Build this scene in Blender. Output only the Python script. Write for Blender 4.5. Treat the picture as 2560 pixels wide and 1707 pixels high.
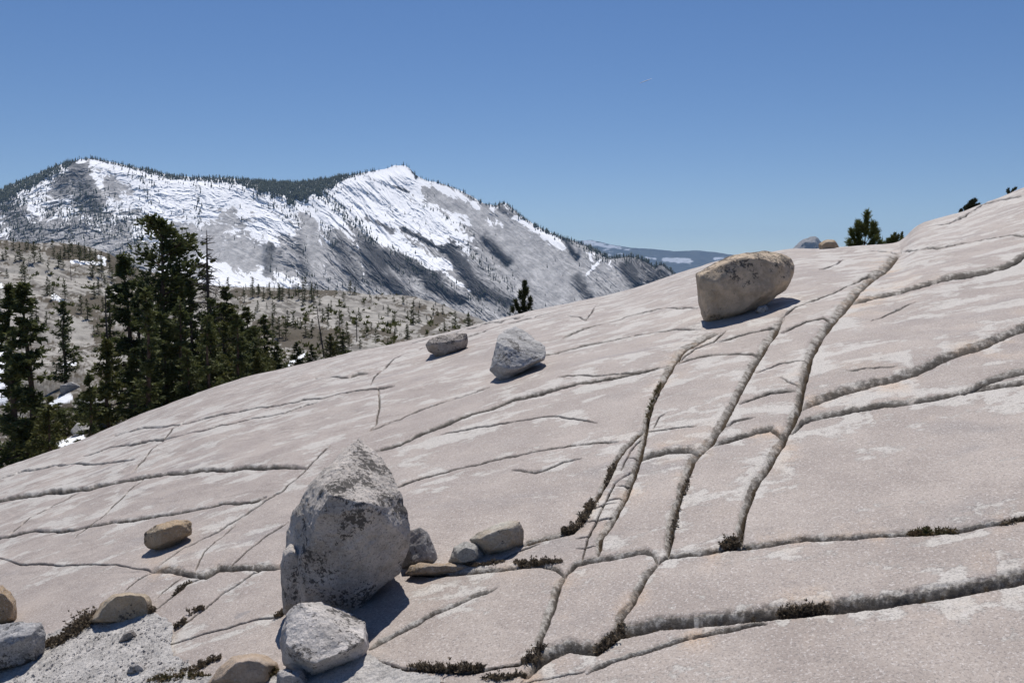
import bpy, bmesh, math, random
import numpy as np
from mathutils import Vector, Matrix

for o in list(bpy.data.objects): bpy.data.objects.remove(o)
scene = bpy.context.scene
COL = scene.collection
R = math.radians

# ---------------------------------------------------------------- camera
F = 2037.0; CX, CY, HZ = 1176.0, 784.0, 585.0       # reference grid 2352 x 1568, horizon row
PITCH = math.atan((CY - HZ) / F)
cam_d = bpy.data.cameras.new('camera'); cam = bpy.data.objects.new('camera', cam_d)
COL.objects.link(cam); scene.camera = cam
cam_d.sensor_width = 36; cam_d.lens = 36 * F / 2352
cam_d.clip_start = 0.1; cam_d.clip_end = 120000
cam.location = (0, 0, 0); cam.rotation_euler = (R(90) - PITCH, 0, 0)

# ---------------------------------------------------------------- light
SUN_EL, SUN_AZ = 61.0, -4.0          # azimuth from the view axis (+Y), negative = left
w = bpy.data.worlds.new('World'); scene.world = w; w.use_nodes = True
nt = w.node_tree; nt.nodes.clear()
sky = nt.nodes.new('ShaderNodeTexSky'); sky.sky_type = 'NISHITA'; sky.sun_disc = False
sky.sun_elevation = R(SUN_EL); sky.sun_rotation = R(SUN_AZ)
sky.altitude = 300; sky.air_density = 1.0; sky.dust_density = 0.1; sky.ozone_density = 1.6
tcw = nt.nodes.new('ShaderNodeTexCoord'); mpw = nt.nodes.new('ShaderNodeMapping'); mpw.inputs['Scale'].default_value = (1, 1, 1.1); mpw.inputs['Location'].default_value = (0, 0, .06)
nt.links.new(tcw.outputs['Generated'], mpw.inputs[0]); nt.links.new(mpw.outputs[0], sky.inputs[0])
bg = nt.nodes.new('ShaderNodeBackground'); bg.inputs[1].default_value = 0.076
wo = nt.nodes.new('ShaderNodeOutputWorld')
hs_ = nt.nodes.new('ShaderNodeHueSaturation'); hs_.inputs['Saturation'].default_value = 1.22; hs_.inputs['Hue'].default_value = .504
nt.links.new(sky.outputs[0], hs_.inputs['Color']); mxw = nt.nodes.new('ShaderNodeMix'); mxw.data_type = 'RGBA'; mxw.blend_type = 'MULTIPLY'; mxw.inputs[0].default_value = 1; mxw.inputs[7].default_value = (1.03, 1.0, 1.05, 1)
nt.links.new(hs_.outputs[0], mxw.inputs[6]); nt.links.new(mxw.outputs[2], bg.inputs[0]); nt.links.new(bg.outputs[0], wo.inputs[0])
sd = bpy.data.lights.new('sun', 'SUN'); sd.energy = 5.0; sd.angle = R(0.55); sd.color = (1, 0.955, 0.90)
sun = bpy.data.objects.new('sun', sd); COL.objects.link(sun)
sdir = Vector((math.sin(R(SUN_AZ)) * math.cos(R(SUN_EL)), math.cos(R(SUN_AZ)) * math.cos(R(SUN_EL)), math.sin(R(SUN_EL))))
sun.rotation_euler = sdir.to_track_quat('Z', 'Y').to_euler(); sun.location = (0, -5, 30)
scene.view_settings.view_transform = 'Standard'; scene.view_settings.look = 'None'
scene.view_settings.exposure = 0.0; scene.view_settings.gamma = 1
scene.render.engine = 'CYCLES'
scene.cycles.max_bounces = 5; scene.cycles.diffuse_bounces = 3; scene.cycles.volume_bounces = 1
scene.cycles.transparent_max_bounces = 8

# ---------------------------------------------------------------- numpy noise
def _h(ix, iy, iz, s):
    n = (ix * 374761393 + iy * 668265263 + iz * 2147483647 + s * 1274126177) & 0xffffffff
    n = ((n ^ (n >> 13)) * 1274126177) & 0xffffffff
    n = ((n ^ (n >> 16)) * 2246822519) & 0xffffffff
    return ((n ^ (n >> 15)) & 0xffff) / 32767.5 - 1.0
def vnoise2(x, y, s=0):
    xi = np.floor(x).astype(np.int64); yi = np.floor(y).astype(np.int64)
    fx = x - xi; fy = y - yi
    sx = fx * fx * fx * (fx * (fx * 6 - 15) + 10); sy = fy * fy * fy * (fy * (fy * 6 - 15) + 10)
    def g(a, b):
        an = _h(xi + a, yi + b, 0, s) * math.pi
        return np.cos(an) * (fx - a) + np.sin(an) * (fy - b)
    a = g(0, 0); b = g(1, 0); c = g(0, 1); d = g(1, 1)
    return ((a + (b - a) * sx) * (1 - sy) + (c + (d - c) * sx) * sy) * 1.5
def fbm2(x, y, oc=4, s=0, gain=.5, lac=2.03):
    t = 0; a = 1; n = 0
    for i in range(oc):
        t = t + a * vnoise2(x, y, s + i * 17); n += a; a *= gain
        x = x * lac + 13.7; y = y * lac - 7.3
    return t / n
def ridge2(x, y, oc=4, s=0, gain=.5):
    t = 0; a = 1; n = 0
    for i in range(oc):
        t = t + a * (1 - 2 * np.abs(vnoise2(x, y, s + i * 31))); n += a; a *= gain
        x = x * 2.1 + 3.1; y = y * 2.1 + 9.7
    return t / n
def vnoise3(x, y, z, s=0):
    xi, yi, zi = [np.floor(q).astype(np.int64) for q in (x, y, z)]
    f = [x - xi, y - yi, z - zi]; q = [t * t * (3 - 2 * t) for t in f]
    def g(a, b, c): return _h(xi + a, yi + b, zi + c + 57, s)
    r = 0
    for a in (0, 1):
        for b in (0, 1):
            for c in (0, 1):
                r = r + g(a, b, c) * (q[0] if a else 1 - q[0]) * (q[1] if b else 1 - q[1]) * (q[2] if c else 1 - q[2])
    return r
def fbm3(p, oc=4, s=0, gain=.5):
    t = 0; a = 1; n = 0; p = p.copy()
    for i in range(oc):
        t = t + a * vnoise3(p[:, 0], p[:, 1], p[:, 2], s + i * 19); n += a; a *= gain; p = p * 2.07 + 5.3
    return t / n
def sstep(a, b, x):
    t = np.clip((x - a) / (b - a), 0, 1); return t * t * (3 - 2 * t)

# ---------------------------------------------------------------- picture row/column <-> direction
def uv(X, Y):
    xc = (np.asarray(X, float) - CX) / F; yc = (CY - np.asarray(Y, float)) / F
    dy = math.cos(PITCH) + yc * math.sin(PITCH); dz = -math.sin(PITCH) + yc * math.cos(PITCH)
    return xc / dy, dz / dy
def XY(u, v):
    fw = math.cos(PITCH) - v * math.sin(PITCH); up = math.sin(PITCH) + v * math.cos(PITCH)
    return CX + F * u / fw, CY - F * up / fw
def at(X, Y, d):
    u, v = uv(X, Y); return Vector((float(u) * d, d, float(v) * d))

# ---------------------------------------------------------------- granite slab base surface
H0, YS = 3.2, 36.0
CC = H0 / YS ** 2
sil = [(-900, 1430), (-500, 1280), (-250, 1180), (-100, 1120), (0, 1078), (100, 1043), (200, 1008), (300, 963), (400, 922), (500, 887), (600, 859), (700, 836), (800, 812), (900, 792), (1000, 771), (1100, 744),
       (1200, 720), (1300, 699), (1400, 680), (1480, 655), (1560, 627), (1640, 602), (1700, 590), (1780, 580), (1830, 574), (1880, 573), (1950, 568), (2000, 563), (2050, 560),
       (2072, 556), (2085, 538), (2110, 517), (2160, 502), (2210, 490), (2250, 472), (2300, 454), (2352, 432), (2450, 405), (2700, 340), (3200, 240)]
su, sv = uv([p[0] for p in sil], [p[1] for p in sil])
fit = np.polyfit(su[3:-3], sv[3:-3], 2)
_ug = np.linspace(-1.3, 1.3, 2601); _vg = np.interp(_ug, su, sv)
_vg = np.convolve(np.pad(_vg, 8, 'edge'), np.ones(17) / 17, 'valid')
def slab_v(u, y):
    q = np.clip(u, -.75, .75)
    sm = np.polyval(fit, q) + (np.abs(u) > .75) * (u - q) * .25
    ex = np.interp(u, _ug, _vg)
    vs = sm + (ex - sm) * sstep(.25, .95, y / YS)
    return vs - (H0 / y) * (1 - y / YS) ** 2
def slab_z(x, y): return float(slab_v(np.array(x / y), np.array(float(y))) * y)
def slab_dist(X, Y):
    u, v = uv(X, Y); lo, hi = 1.5, YS * .985
    for _ in range(50):
        m = (lo + hi) / 2
        if slab_v(u, m) < v: lo = m
        else: hi = m
    return lo
def on_slab(X, Y):
    d = slab_dist(X, Y); return at(X, Y, d)

# cracks: rounded edge lies on the left of the drawing direction; widths and depths in grid pixels
CR = [
 # pts, w, depth, moss
 ([(1210,1557),(1244,1523),(1308,1493),(1346,1499),(1372,1503),(1422,1461),(1516,1442),(1649,1432),(1837,1412),(2050,1388),(2200,1365),(2352,1333),(2450,1310),(2600,1270)], 50, 40, .3),
 ([(1346,1545),(1406,1518),(1497,1493),(1573,1465),(1687,1444),(1760,1430)], 24, 13, 0),
 ([(1195,1575),(1230,1563),(1289,1554),(1342,1541)], 14, 8, .4),
 ([(925,1318),(967,1317),(1005,1321),(1118,1315),(1200,1306),(1245,1305),(1275,1314),(1299,1330)], 24, 18, .4),
 ([(1300,1326),(1327,1302),(1384,1290),(1482,1272),(1500,1278),(1510,1296)], 30, 24, .2),
 ([(1509,1298),(1535,1283),(1592,1276),(1649,1267),(1706,1262),(1843,1245),(1957,1241),(2070,1235),(2127,1232),(2196,1228),(2260,1216),(2352,1199),(2600,1150)], 28, 20, .35),
 ([(1416,1452),(1430,1428),(1456,1395),(1475,1353),(1509,1300)], 32, 20, .5),
 ([(1236,1520),(1244,1478),(1263,1433),(1276,1395),(1285,1353),(1300,1328)], 30, 14, .2),
 ([(850,1495),(921,1457),(986,1419),(1062,1385),(1141,1355)], 22, 13, 0),
 ([(1537,1279),(1547,1216),(1558,1163),(1577,1103),(1596,1057),(1615,1035),(1642,1008),(1668,970),(1691,929),(1710,892),(1732,847),(1755,809),(1781,772),(1800,727)], 30, 20, .6),
 ([(1796,728),(1826,708),(1882,685),(1950,655),(1976,640),(2010,630)], 14, 9, 0),
 ([(1704,1255),(1708,1215),(1715,1178),(1732,1125),(1770,1070),(1797,1020),(1823,974),(1837,944),(1856,865),(1867,820),(1886,783),(1912,742),(1946,711),(1969,681),(2006,644),(2044,614),(2070,578)], 34, 24, .6),
 ([(1190,1256),(1230,1247),(1280,1233),(1319,1226),(1346,1190),(1391,1114),(1407,1080),(1437,1031),(1480,985)], 22, 16, .8),
 ([(1376,1279),(1384,1239),(1418,1186),(1437,1148),(1460,1091),(1475,1050),(1482,1008),(1497,935),(1519,892),(1537,857),(1553,832),(1575,807),(1606,788),(1654,763)], 26, 18, .7),
 ([(1338,1296),(1350,1240),(1372,1192),(1392,1150),(1412,1108),(1440,1088),(1458,1075)], 12, 9, .3),
 ([(1360,1167),(1386,1160),(1414,1150)], 10, 7, .1),
 ([(1418,1113),(1440,1113),(1463,1098)], 10, 7, .1),
 ([(1428,1078),(1447,1035),(1478,1000)], 10, 7, .2),
 ([(1440,1050),(1462,1054),(1478,1050)], 10, 6, .1),
 ([(1735,862),(1785,838),(1858,828)], 10, 6, 0),
 ([(1790,872),(1812,884),(1842,890)], 9, 6, 0),
 ([(1322,1262),(1345,1262),(1374,1252)], 10, 6, .1),
 ([(1500,985),(1515,960),(1530,950)], 8, 5, .1),
 ([(1655,985),(1690,968),(1735,962)], 9, 4, 0),
 ([(1345,1197),(1390,1191),(1415,1180)], 12, 8, .1),
 ([(1390,1150),(1413,1140),(1438,1139)], 12, 8, .1),
 ([(1323,1238),(1350,1232),(1372,1200)], 10, 6, .1),
 ([(1467,1059),(1498,1045),(1535,1036),(1592,1033),(1615,1037)], 28, 20, .1),
 ([(1642,1016),(1687,1005),(1770,986),(1800,1002)], 26, 18, .2),
 ([(1700,931),(1732,919),(1770,904),(1830,899)], 18, 11, .1),
 ([(1555,836),(1601,821),(1657,817),(1747,815)], 16, 9, 0),
 ([(1650,784),(1732,761),(1789,749)], 14, 8, 0),
 ([(1560,830),(1600,800),(1640,785),(1668,757)], 14, 8, .1),
 ([(1796,762),(1845,742),(1890,731),(1916,740)], 18, 11, 0),
 ([(1480,990),(1540,986),(1600,978)], 7, 3, 0),
 ([(1837,946),(1867,930),(1939,903),(2032,880),(2107,858),(2182,824),(2257,802),(2314,775),(2352,760),(2500,700)], 38, 26, .1),
 ([(1819,994),(1845,971),(1901,956),(1957,944),(2032,929),(2126,918),(2220,897),(2352,878),(2500,850)], 26, 13, 0),
 ([(1957,701),(2032,685),(2107,663),(2220,637),(2295,621),(2352,595),(2500,545)], 24, 12, 0),
 ([(2070,580),(2130,570),(2220,555),(2295,544),(2352,540),(2500,520)], 9, 5, 0),
 ([(2130,520),(2180,512),(2224,494),(2257,471),(2352,445)], 9, 6, 0),
 ([(1290,773),(1380,745),(1450,722),(1530,707),(1600,709)], 12, 6, 0),
 ([(1180,830),(1260,815),(1340,790),(1420,775),(1470,766),(1545,757),(1608,756)], 10, 5, 0),
 ([(862,1037),(919,1024),(981,995),(1044,970),(1112,946),(1184,920),(1262,901),(1325,882),(1419,867),(1497,849),(1528,842)], 18, 12, 0),
 ([(850,990),(919,962),(981,935),(1044,913),(1122,888)], 12, 8, 0),
 ([(1012,998),(1075,985),(1169,970),(1231,959),(1284,954),(1372,967)], 9, 6, 0),
 ([(905,1120),(981,1092),(1059,1073),(1137,1051),(1262,1026),(1325,1018),(1419,1012)], 14, 8, 0),
 ([(1175,1081),(1231,1087),(1256,1079),(1294,1063),(1334,1054)], 14, 9, 0),
 ([(1280,870),(1380,862),(1500,852)], 7, 4, 0),
 ([(848,990),(866,972),(872,935),(870,903),(868,892)], 12, 7, 0),
 ([(262,998),(327,983),(429,969),(509,950),(581,938),(690,923),(790,905),(868,894),(905,888)], 8, 6, 0),
 ([(725,866),(745,872),(800,866),(850,855)], 6, 4, 0),
 ([(850,886),(858,865),(890,840),(905,825),(975,795)], 7, 4, 0),
 ([(189,1048),(254,1028),(363,1010),(472,990),(581,961),(654,947),(727,925)], 8, 6, 0),
 ([(-60,1120),(0,1102),(40,1086),(73,1081),(127,1070),(200,1067),(309,1059)], 11, 8, 0),
 ([(-100,1170),(0,1155),(71,1142),(178,1124),(267,1107),(356,1094),(462,1084),(569,1075),(704,1075)], 19, 13, 0),
 ([(-100,1250),(0,1233),(71,1222),(142,1220),(249,1204),(320,1188),(427,1172),(516,1158),(576,1156),(612,1142)], 16, 11, 0),
 ([(366,1302),(420,1260),(498,1220),(544,1192),(605,1153),(651,1126),(704,1078),(757,1025)], 11, 7, 0),
 ([(-80,1240),(0,1281),(43,1295),(142,1293),(267,1295),(320,1309),(356,1315)], 10, 6, 0),
 ([(350,1315),(391,1315),(434,1324),(473,1327),(505,1311),(541,1309),(651,1304)], 26, 18, .15),
 ([(526,1308),(569,1270),(605,1238),(661,1199)], 11, 7, 0),
 ([(448,1315),(469,1270),(505,1238),(541,1203)], 11, 5, .1),
 ([(284,1359),(320,1331),(352,1314)], 8, 5, 0),
 ([(356,1377),(402,1338),(420,1325)], 7, 4, 0),
 ([(352,1404),(402,1366),(437,1338),(469,1327)], 12, 7, .6),
 ([(398,1446),(437,1420),(473,1395),(516,1359),(583,1316),(605,1306)], 12, 8, .4),
 ([(385,1478),(445,1462),(516,1441),(587,1423),(648,1414)], 12, 7, .1),
 ([(850,1520),(920,1541),(1000,1545),(1080,1549),(1190,1532),(1240,1515)], 18, 11, .6),
 ([(861,1540),(910,1546),(967,1556),(1040,1580)], 9, 5, .1),
 ([(919,793),(1012,773),(1106,747),(1200,727)], 6, 4, 0),
 ([(1060,775),(1137,750),(1262,722)], 7, 4, 0),
 ([(1882,622),(1915,612),(1940,596)], 9, 5, 0),
 ([(1882,586),(1950,580),(2014,577),(2066,578)], 6, 4, 0),
 ([(1150,1290),(1200,1262),(1240,1250)], 9, 5, 0),
 ([(300,1085),(330,1060),(372,1012),(420,965)], 6, 3, 0),
 ([(170,1235),(230,1190),(300,1120),(330,1100)], 6, 3, 0),
 ([(20,1225),(70,1190),(180,1128)], 5, 3, 0),
 ([(1305,725),(1345,735),(1372,700)], 6, 3, 0),
 ([(2215,900),(2260,880),(2330,860),(2400,850)], 30, 12, 0),
 ([(2000,735),(2060,712),(2110,690)], 6, 3, 0),
 ([(1180,1045),(1215,1033)], 5, 2, 0),
 ([(1945,858),(2010,852),(2062,845)], 6, 3, 0),
]

def grid_object(name, P, rows, cols, mat, attrs=None, keep=None, smooth=True):
    me = bpy.data.meshes.new(name)
    idx = np.arange(rows * cols).reshape(rows, cols)
    q = np.stack([idx[:-1, :-1], idx[:-1, 1:], idx[1:, 1:], idx[1:, :-1]], -1).reshape(-1, 4)
    if keep is not None:
        k = keep.reshape(rows, cols); k = (k[:-1, :-1] & k[:-1, 1:] & k[1:, 1:] & k[1:, :-1]).ravel()
        q = q[k]; used = np.unique(q); rem = np.full(rows * cols, -1); rem[used] = np.arange(len(used))
        q = rem[q]; P = P[used]
        if attrs: attrs = {a: v[used] for a, v in attrs.items()}
    me.vertices.add(len(P)); me.vertices.foreach_set('co', P.astype(np.float32).ravel())
    me.loops.add(q.size); me.loops.foreach_set('vertex_index', q.astype(np.int32).ravel())
    me.polygons.add(len(q)); me.polygons.foreach_set('loop_start', np.arange(0, q.size, 4, dtype=np.int32))
    me.polygons.foreach_set('loop_total', np.full(len(q), 4, dtype=np.int32))
    me.update(calc_edges=True)
    if smooth: me.polygons.foreach_set('use_smooth', np.ones(len(q), bool))
    for a, v in (attrs or {}).items():
        at_ = me.attributes.new(a, 'FLOAT', 'POINT'); at_.data.foreach_set('value', np.asarray(v, np.float32).ravel())
    me.materials.append(mat)
    o = bpy.data.objects.new(name, me); COL.objects.link(o); return o

# ---------------------------------------------------------------- materials
class NB:
    """small node helper"""
    def __init__(s, name, rough=.85):
        s.m = bpy.data.materials.new(name); s.m.use_nodes = True; s.t = s.m.node_tree; s.t.nodes.clear()
        s.out = s.t.nodes.new('ShaderNodeOutputMaterial'); s.b = s.t.nodes.new('ShaderNodeBsdfPrincipled')
        s.t.links.new(s.b.outputs[0], s.out.inputs[0]); s.b.inputs['Roughness'].default_value = rough
        s.b.inputs['Specular IOR Level'].default_value = .25
        g = s.t.nodes.new('ShaderNodeNewGeometry'); s.pos = g.outputs['Position']; s.geo = g
        tc = s.t.nodes.new('ShaderNodeTexCoord'); s.obj = tc.outputs['Object']
    def link(s, a, b): s.t.links.new(a, b)
    def noise(s, vec, scale, detail=4, rough=.5, dist=0.):
        n = s.t.nodes.new('ShaderNodeTexNoise'); n.inputs['Scale'].default_value = scale
        n.inputs['Detail'].default_value = detail; n.inputs['Roughness'].default_value = rough; n.inputs['Distortion'].default_value = dist
        s.link(vec, n.inputs['Vector']); return n.outputs['Fac']
    def voro(s, vec, scale):
        n = s.t.nodes.new('ShaderNodeTexVoronoi'); n.inputs['Scale'].default_value = scale; s.link(vec, n.inputs['Vector']); return n.outputs['Distance']
    def mapping(s, vec, sc=(1, 1, 1), rot=(0, 0, 0), loc=(0, 0, 0)):
        n = s.t.nodes.new('ShaderNodeMapping'); n.inputs['Scale'].default_value = sc; n.inputs['Rotation'].default_value = rot
        n.inputs['Location'].default_value = loc; s.link(vec, n.inputs['Vector']); return n.outputs[0]
    def ramp(s, fac, a, b, lo=0., hi=1.):
        n = s.t.nodes.new('ShaderNodeMapRange'); n.interpolation_type = 'SMOOTHSTEP'
        n.inputs['From Min'].default_value = a; n.inputs['From Max'].default_value = b
        n.inputs['To Min'].default_value = lo; n.inputs['To Max'].default_value = hi
        s.link(fac, n.inputs['Value']); return n.outputs[0]
    def math(s, op, a, b=None):
        n = s.t.nodes.new('ShaderNodeMath'); n.operation = op
        for i, q in enumerate((a, b)):
            if q is None: continue
            if isinstance(q, (int, float)): n.inputs[i].default_value = q
            else: s.link(q, n.inputs[i])
        return n.outputs[0]
    def mix(s, fac, a, b, mode='MIX'):
        n = s.t.nodes.new('ShaderNodeMix'); n.data_type = 'RGBA'; n.blend_type = mode
        for k, q in ((0, fac), (6, a), (7, b)):
            if isinstance(q, (int, float)): n.inputs[k].default_value = q
            elif isinstance(q, tuple): n.inputs[k].default_value = (*q, 1)
            else: s.link(q, n.inputs[k])
        return n.outputs[2]
    def attr(s, name):
        n = s.t.nodes.new('ShaderNodeAttribute'); n.attribute_name = name; return n.outputs['Fac']
    def bump(s, h, strength, dist, nrm=None):
        n = s.t.nodes.new('ShaderNodeBump'); n.inputs['Strength'].default_value = strength; n.inputs['Distance'].default_value = dist
        s.link(h, n.inputs['Height'])
        if nrm: s.link(nrm, n.inputs['Normal'])
        return n.outputs[0]
    def done(s, color, nrm=None):
        s.link(color, s.b.inputs['Base Color'])
        if nrm: s.link(nrm, s.b.inputs['Normal'])
        return s.m

def mat_slab():
    n = NB('polished_granite', .62)
    g = n.attr('groove'); mo = n.attr('moss'); halo = n.attr('halo'); och = n.attr('ochre')
    # streaky exfoliation patches, elongated along the strike of the dome
    v1 = n.mapping(n.pos, (.55, 1.0, .8), (0, 0, R(-20)))
    big = n.noise(v1, .8, 3, .5)
    pt = n.noise(v1, 2.3, 8, .62, .3)
    s1 = n.math('ADD', pt, n.math('MULTIPLY', halo, .15))
    s1 = n.math('ADD', s1, n.math('MULTIPLY', n.math('SUBTRACT', big, .5), .34))
    s1 = n.math('ADD', s1, n.attr('crest'))
    s1 = n.math('ADD', s1, n.math('MULTIPLY', n.math('SUBTRACT', n.noise(n.mapping(n.pos, (.8, 1, 1)), 13, 8, .78), .5), .38))
    patch = n.ramp(s1, .612, .662)
    base = n.mix(n.ramp(n.noise(n.pos, 1.1, 9, .72), .34, .66), (.290, .246, .218), (.386, .333, .294))
    dk = n.ramp(n.noise(v1, .9, 5, .55, .5), .56, .74)
    base = n.mix(n.math('MULTIPLY', dk, .6), base, (.235, .215, .208))
    col = n.mix(n.math('MULTIPLY', patch, .8), base, (.50, .475, .435))
    # weathered rough rock on the joint walls
    rough = n.mix(n.ramp(n.noise(n.mapping(n.pos, (1, 1, 2.2)), 6, 7, .72), .36, .62), (.20, .175, .145), (.56, .53, .48))
    rough = n.mix(n.math('MULTIPLY', n.ramp(n.noise(n.mapping(n.pos, (1, 1, 1), (0, 0, 0), (3, 8, 2)), 4.5, 7, .72), .53, .62), .6), rough, (.10, .085, .07))
    cg = n.ramp(n.math('ADD', g, n.math('MULTIPLY', n.math('SUBTRACT', n.noise(n.pos, 8, 7, .75), .5), .9)), .36, .50)
    col = n.mix(cg, col, rough)
    oc = n.math('MULTIPLY', och, n.ramp(n.noise(n.pos, 2.2, 5, .6), .42, .66))
    col = n.mix(n.math('MULTIPLY', oc, .75), col, (.50, .35, .23))
    # minerals
    sp = n.noise(n.pos, 62, 4, .8); col = n.mix(n.ramp(sp, .50, .62, 0, .62), col, (.11, .10, .10))
    sp2 = n.noise(n.mapping(n.pos, (1, 1, 1), (0, 0, 0), (4, 7, 1)), 46, 4, .8); col = n.mix(n.ramp(sp2, .54, .64, 0, .62), col, (.62, .58, .55))
    # dark round enclaves
    en = n.voro(n.mapping(n.pos, (.5, .5, .5)), .8); enm = n.ramp(n.math('ADD', en, n.math('MULTIPLY', n.noise(n.pos, 12, 3), .06)), .072, .058)
    col = n.mix(n.math('MULTIPLY', enm, .6), col, (.20, .19, .19))
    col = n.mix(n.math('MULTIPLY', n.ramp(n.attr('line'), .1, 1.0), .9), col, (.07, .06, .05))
    ms = n.ramp(n.math('ADD', mo, n.math('MULTIPLY', n.math('SUBTRACT', n.noise(n.pos, 22, 5, .7), .5), .9)), .38, .55)
    col = n.mix(n.math('MULTIPLY', ms, .88), col, (.085, .06, .035))
    hb = n.math('ADD', n.math('MULTIPLY', n.noise(n.pos, 60, 6, .75), n.math('ADD', n.math('MULTIPLY', cg, 2.2), .35)), n.math('MULTIPLY', patch, -.25))
    hb = n.math('ADD', hb, n.math('MULTIPLY', n.noise(n.pos, 9, 5, .6), .6))
    nr = n.bump(hb, .55, .02)
    n.link(n.ramp(cg, 0, 1, .62, .95), n.b.inputs['Roughness'])
    return n.done(col, nr)

def mat_rock(name, tint=(.50, .47, .44), dark=(.06, .055, .05), lich=.5, scale=1., ochre=0., rough=.9, contrast=1., seed=0., topl=0.):
    tint = tuple(c * .80 for c in tint)
    n = NB(name, rough); P = n.mapping(n.pos, (scale,) * 3, (0, 0, 0), (seed, seed * 2, 0))
    t2 = tuple(c * .72 for c in tint); t3 = tuple(min(.85, c * 1.3) for c in tint)
    col = n.mix(n.ramp(n.noise(P, 4, 6, .65), .3, .7), t2, t3)
    if ochre:
        col = n.mix(n.math('MULTIPLY', n.ramp(n.noise(P, 1.7, 4, .55), .38, .62), ochre), col, (.42, .28, .15))
    sp = n.noise(P, 60, 4, .8); col = n.mix(n.ramp(sp, .50, .64, 0, .55 * contrast), col, (.09, .085, .08))
    sp = n.noise(n.mapping(P, (1, 1, 1), (0, 0, 0), (9, 2, 4)), 50, 3, .8); col = n.mix(n.ramp(sp, .52, .66, 0, .6 * contrast), col, (.64, .62, .59))
    if lich:
        l1 = n.noise(P, 3.2, 3, .5); l2 = n.noise(P, 24, 5, .72)
        s_ = n.math('ADD', n.math('MULTIPLY', l1, .55), n.math('MULTIPLY', l2, .55))
        if topl:
            sx = n.t.nodes.new('ShaderNodeSeparateXYZ'); n.link(n.geo.outputs['Normal'], sx.inputs[0])
            s_ = n.math('ADD', s_, n.math('MULTIPLY', n.ramp(sx.outputs[2], -.1, .6), topl))
        s_ = n.math('ADD', s_, n.math('MULTIPLY', n.math('SUBTRACT', n.noise(P, 46, 4, .7), .5), .25)); l = n.ramp(s_, .66 - .12 * lich, .70 - .12 * lich)
        col = n.mix(n.math('MULTIPLY', l, .85), col, dark)
    nr = n.bump(n.math('ADD', n.noise(P, 40, 8, .78), n.math('MULTIPLY', n.noise(P, 9, 4, .6), 1.2)), .75, .035 / scale)
    return n.done(col, nr)

def mat_plain(name, a, b, scale, rough=.9, bump=0., bd=.02, trans=0.):
    n = NB(name, rough)
    col = n.mix(n.ramp(n.noise(n.pos, scale, 5, .65), .32, .68), a, b)
    nr = n.bump(n.noise(n.pos, scale * 3, 6, .7), bump, bd) if bump else None
    if trans:
        tr = n.t.nodes.new('ShaderNodeBsdfTranslucent'); mx = n.t.nodes.new('ShaderNodeMixShader'); mx.inputs[0].default_value = trans
        n.link(col, tr.inputs[0]); n.link(n.b.outputs[0], mx.inputs[1]); n.link(tr.outputs[0], mx.inputs[2]); n.link(mx.outputs[0], n.out.inputs[0])
    return n.done(col, nr)

M_slab = mat_slab()
M_fol = mat_plain('conifer_needles', (.042, .058, .020), (.140, .152, .052), 1.1, .7, trans=.28)
M_fol2 = mat_plain('conifer_needles_olive', (.055, .066, .018), (.150, .148, .045), 1.3, .7, trans=.25)
M_folf = mat_plain('distant_needles', (.028, .040, .022), (.055, .066, .034), .2, .8)
M_pine = mat_plain('young_pine_needles', (.06, .085, .022), (.15, .165, .05), 3, .6, trans=.25)
M_bark = mat_plain('bark', (.05, .035, .028), (.13, .09, .065), 6, .95, .5, .04)
M_dead = mat_plain('dead_wood', (.03, .026, .025), (.10, .082, .072), 2.5, .9, .4, .04)
M_heath = mat_plain('heath_leaves', (.09, .07, .05), (.24, .19, .13), 18, .8, trans=.15)
M_heathg = mat_plain('heath_leaves_green', (.08, .085, .03), (.19, .13, .075), 14, .8, trans=.2)
M_gravel = mat_rock('gravel', (.56, .53, .50), lich=0, scale=1.6, contrast=1.2)
M_snow = mat_plain('snow', (.80, .83, .87), (.90, .91, .93), .5, .6)

# ---------------------------------------------------------------- naming helpers
def tag(o, label=None, cat=None, group=None, kind=None):
    if label: o['label'] = label
    if cat: o['category'] = cat
    if group: o['group'] = group
    if kind: o['kind'] = kind
    return o
def empty(name, loc):
    o = bpy.data.objects.new(name, None); COL.objects.link(o); o.location = loc; o.empty_display_size = .2; return o
def mesh_obj(name, V, Fc, mats, parent=None, smooth=False, mi=None, loc=None):
    me = bpy.data.meshes.new(name); me.from_pydata([tuple(v) for v in V], [], Fc); me.update()
    for m in (mats if isinstance(mats, (list, tuple)) else [mats]): me.materials.append(m)
    if mi is not None: me.polygons.foreach_set('material_index', np.asarray(mi, np.int32))
    if smooth: me.polygons.foreach_set('use_smooth', np.ones(len(me.polygons), bool))
    o = bpy.data.objects.new(name, me); COL.objects.link(o)
    if parent: o.parent = parent
    if loc is not None: o.location = loc
    return o

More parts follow.
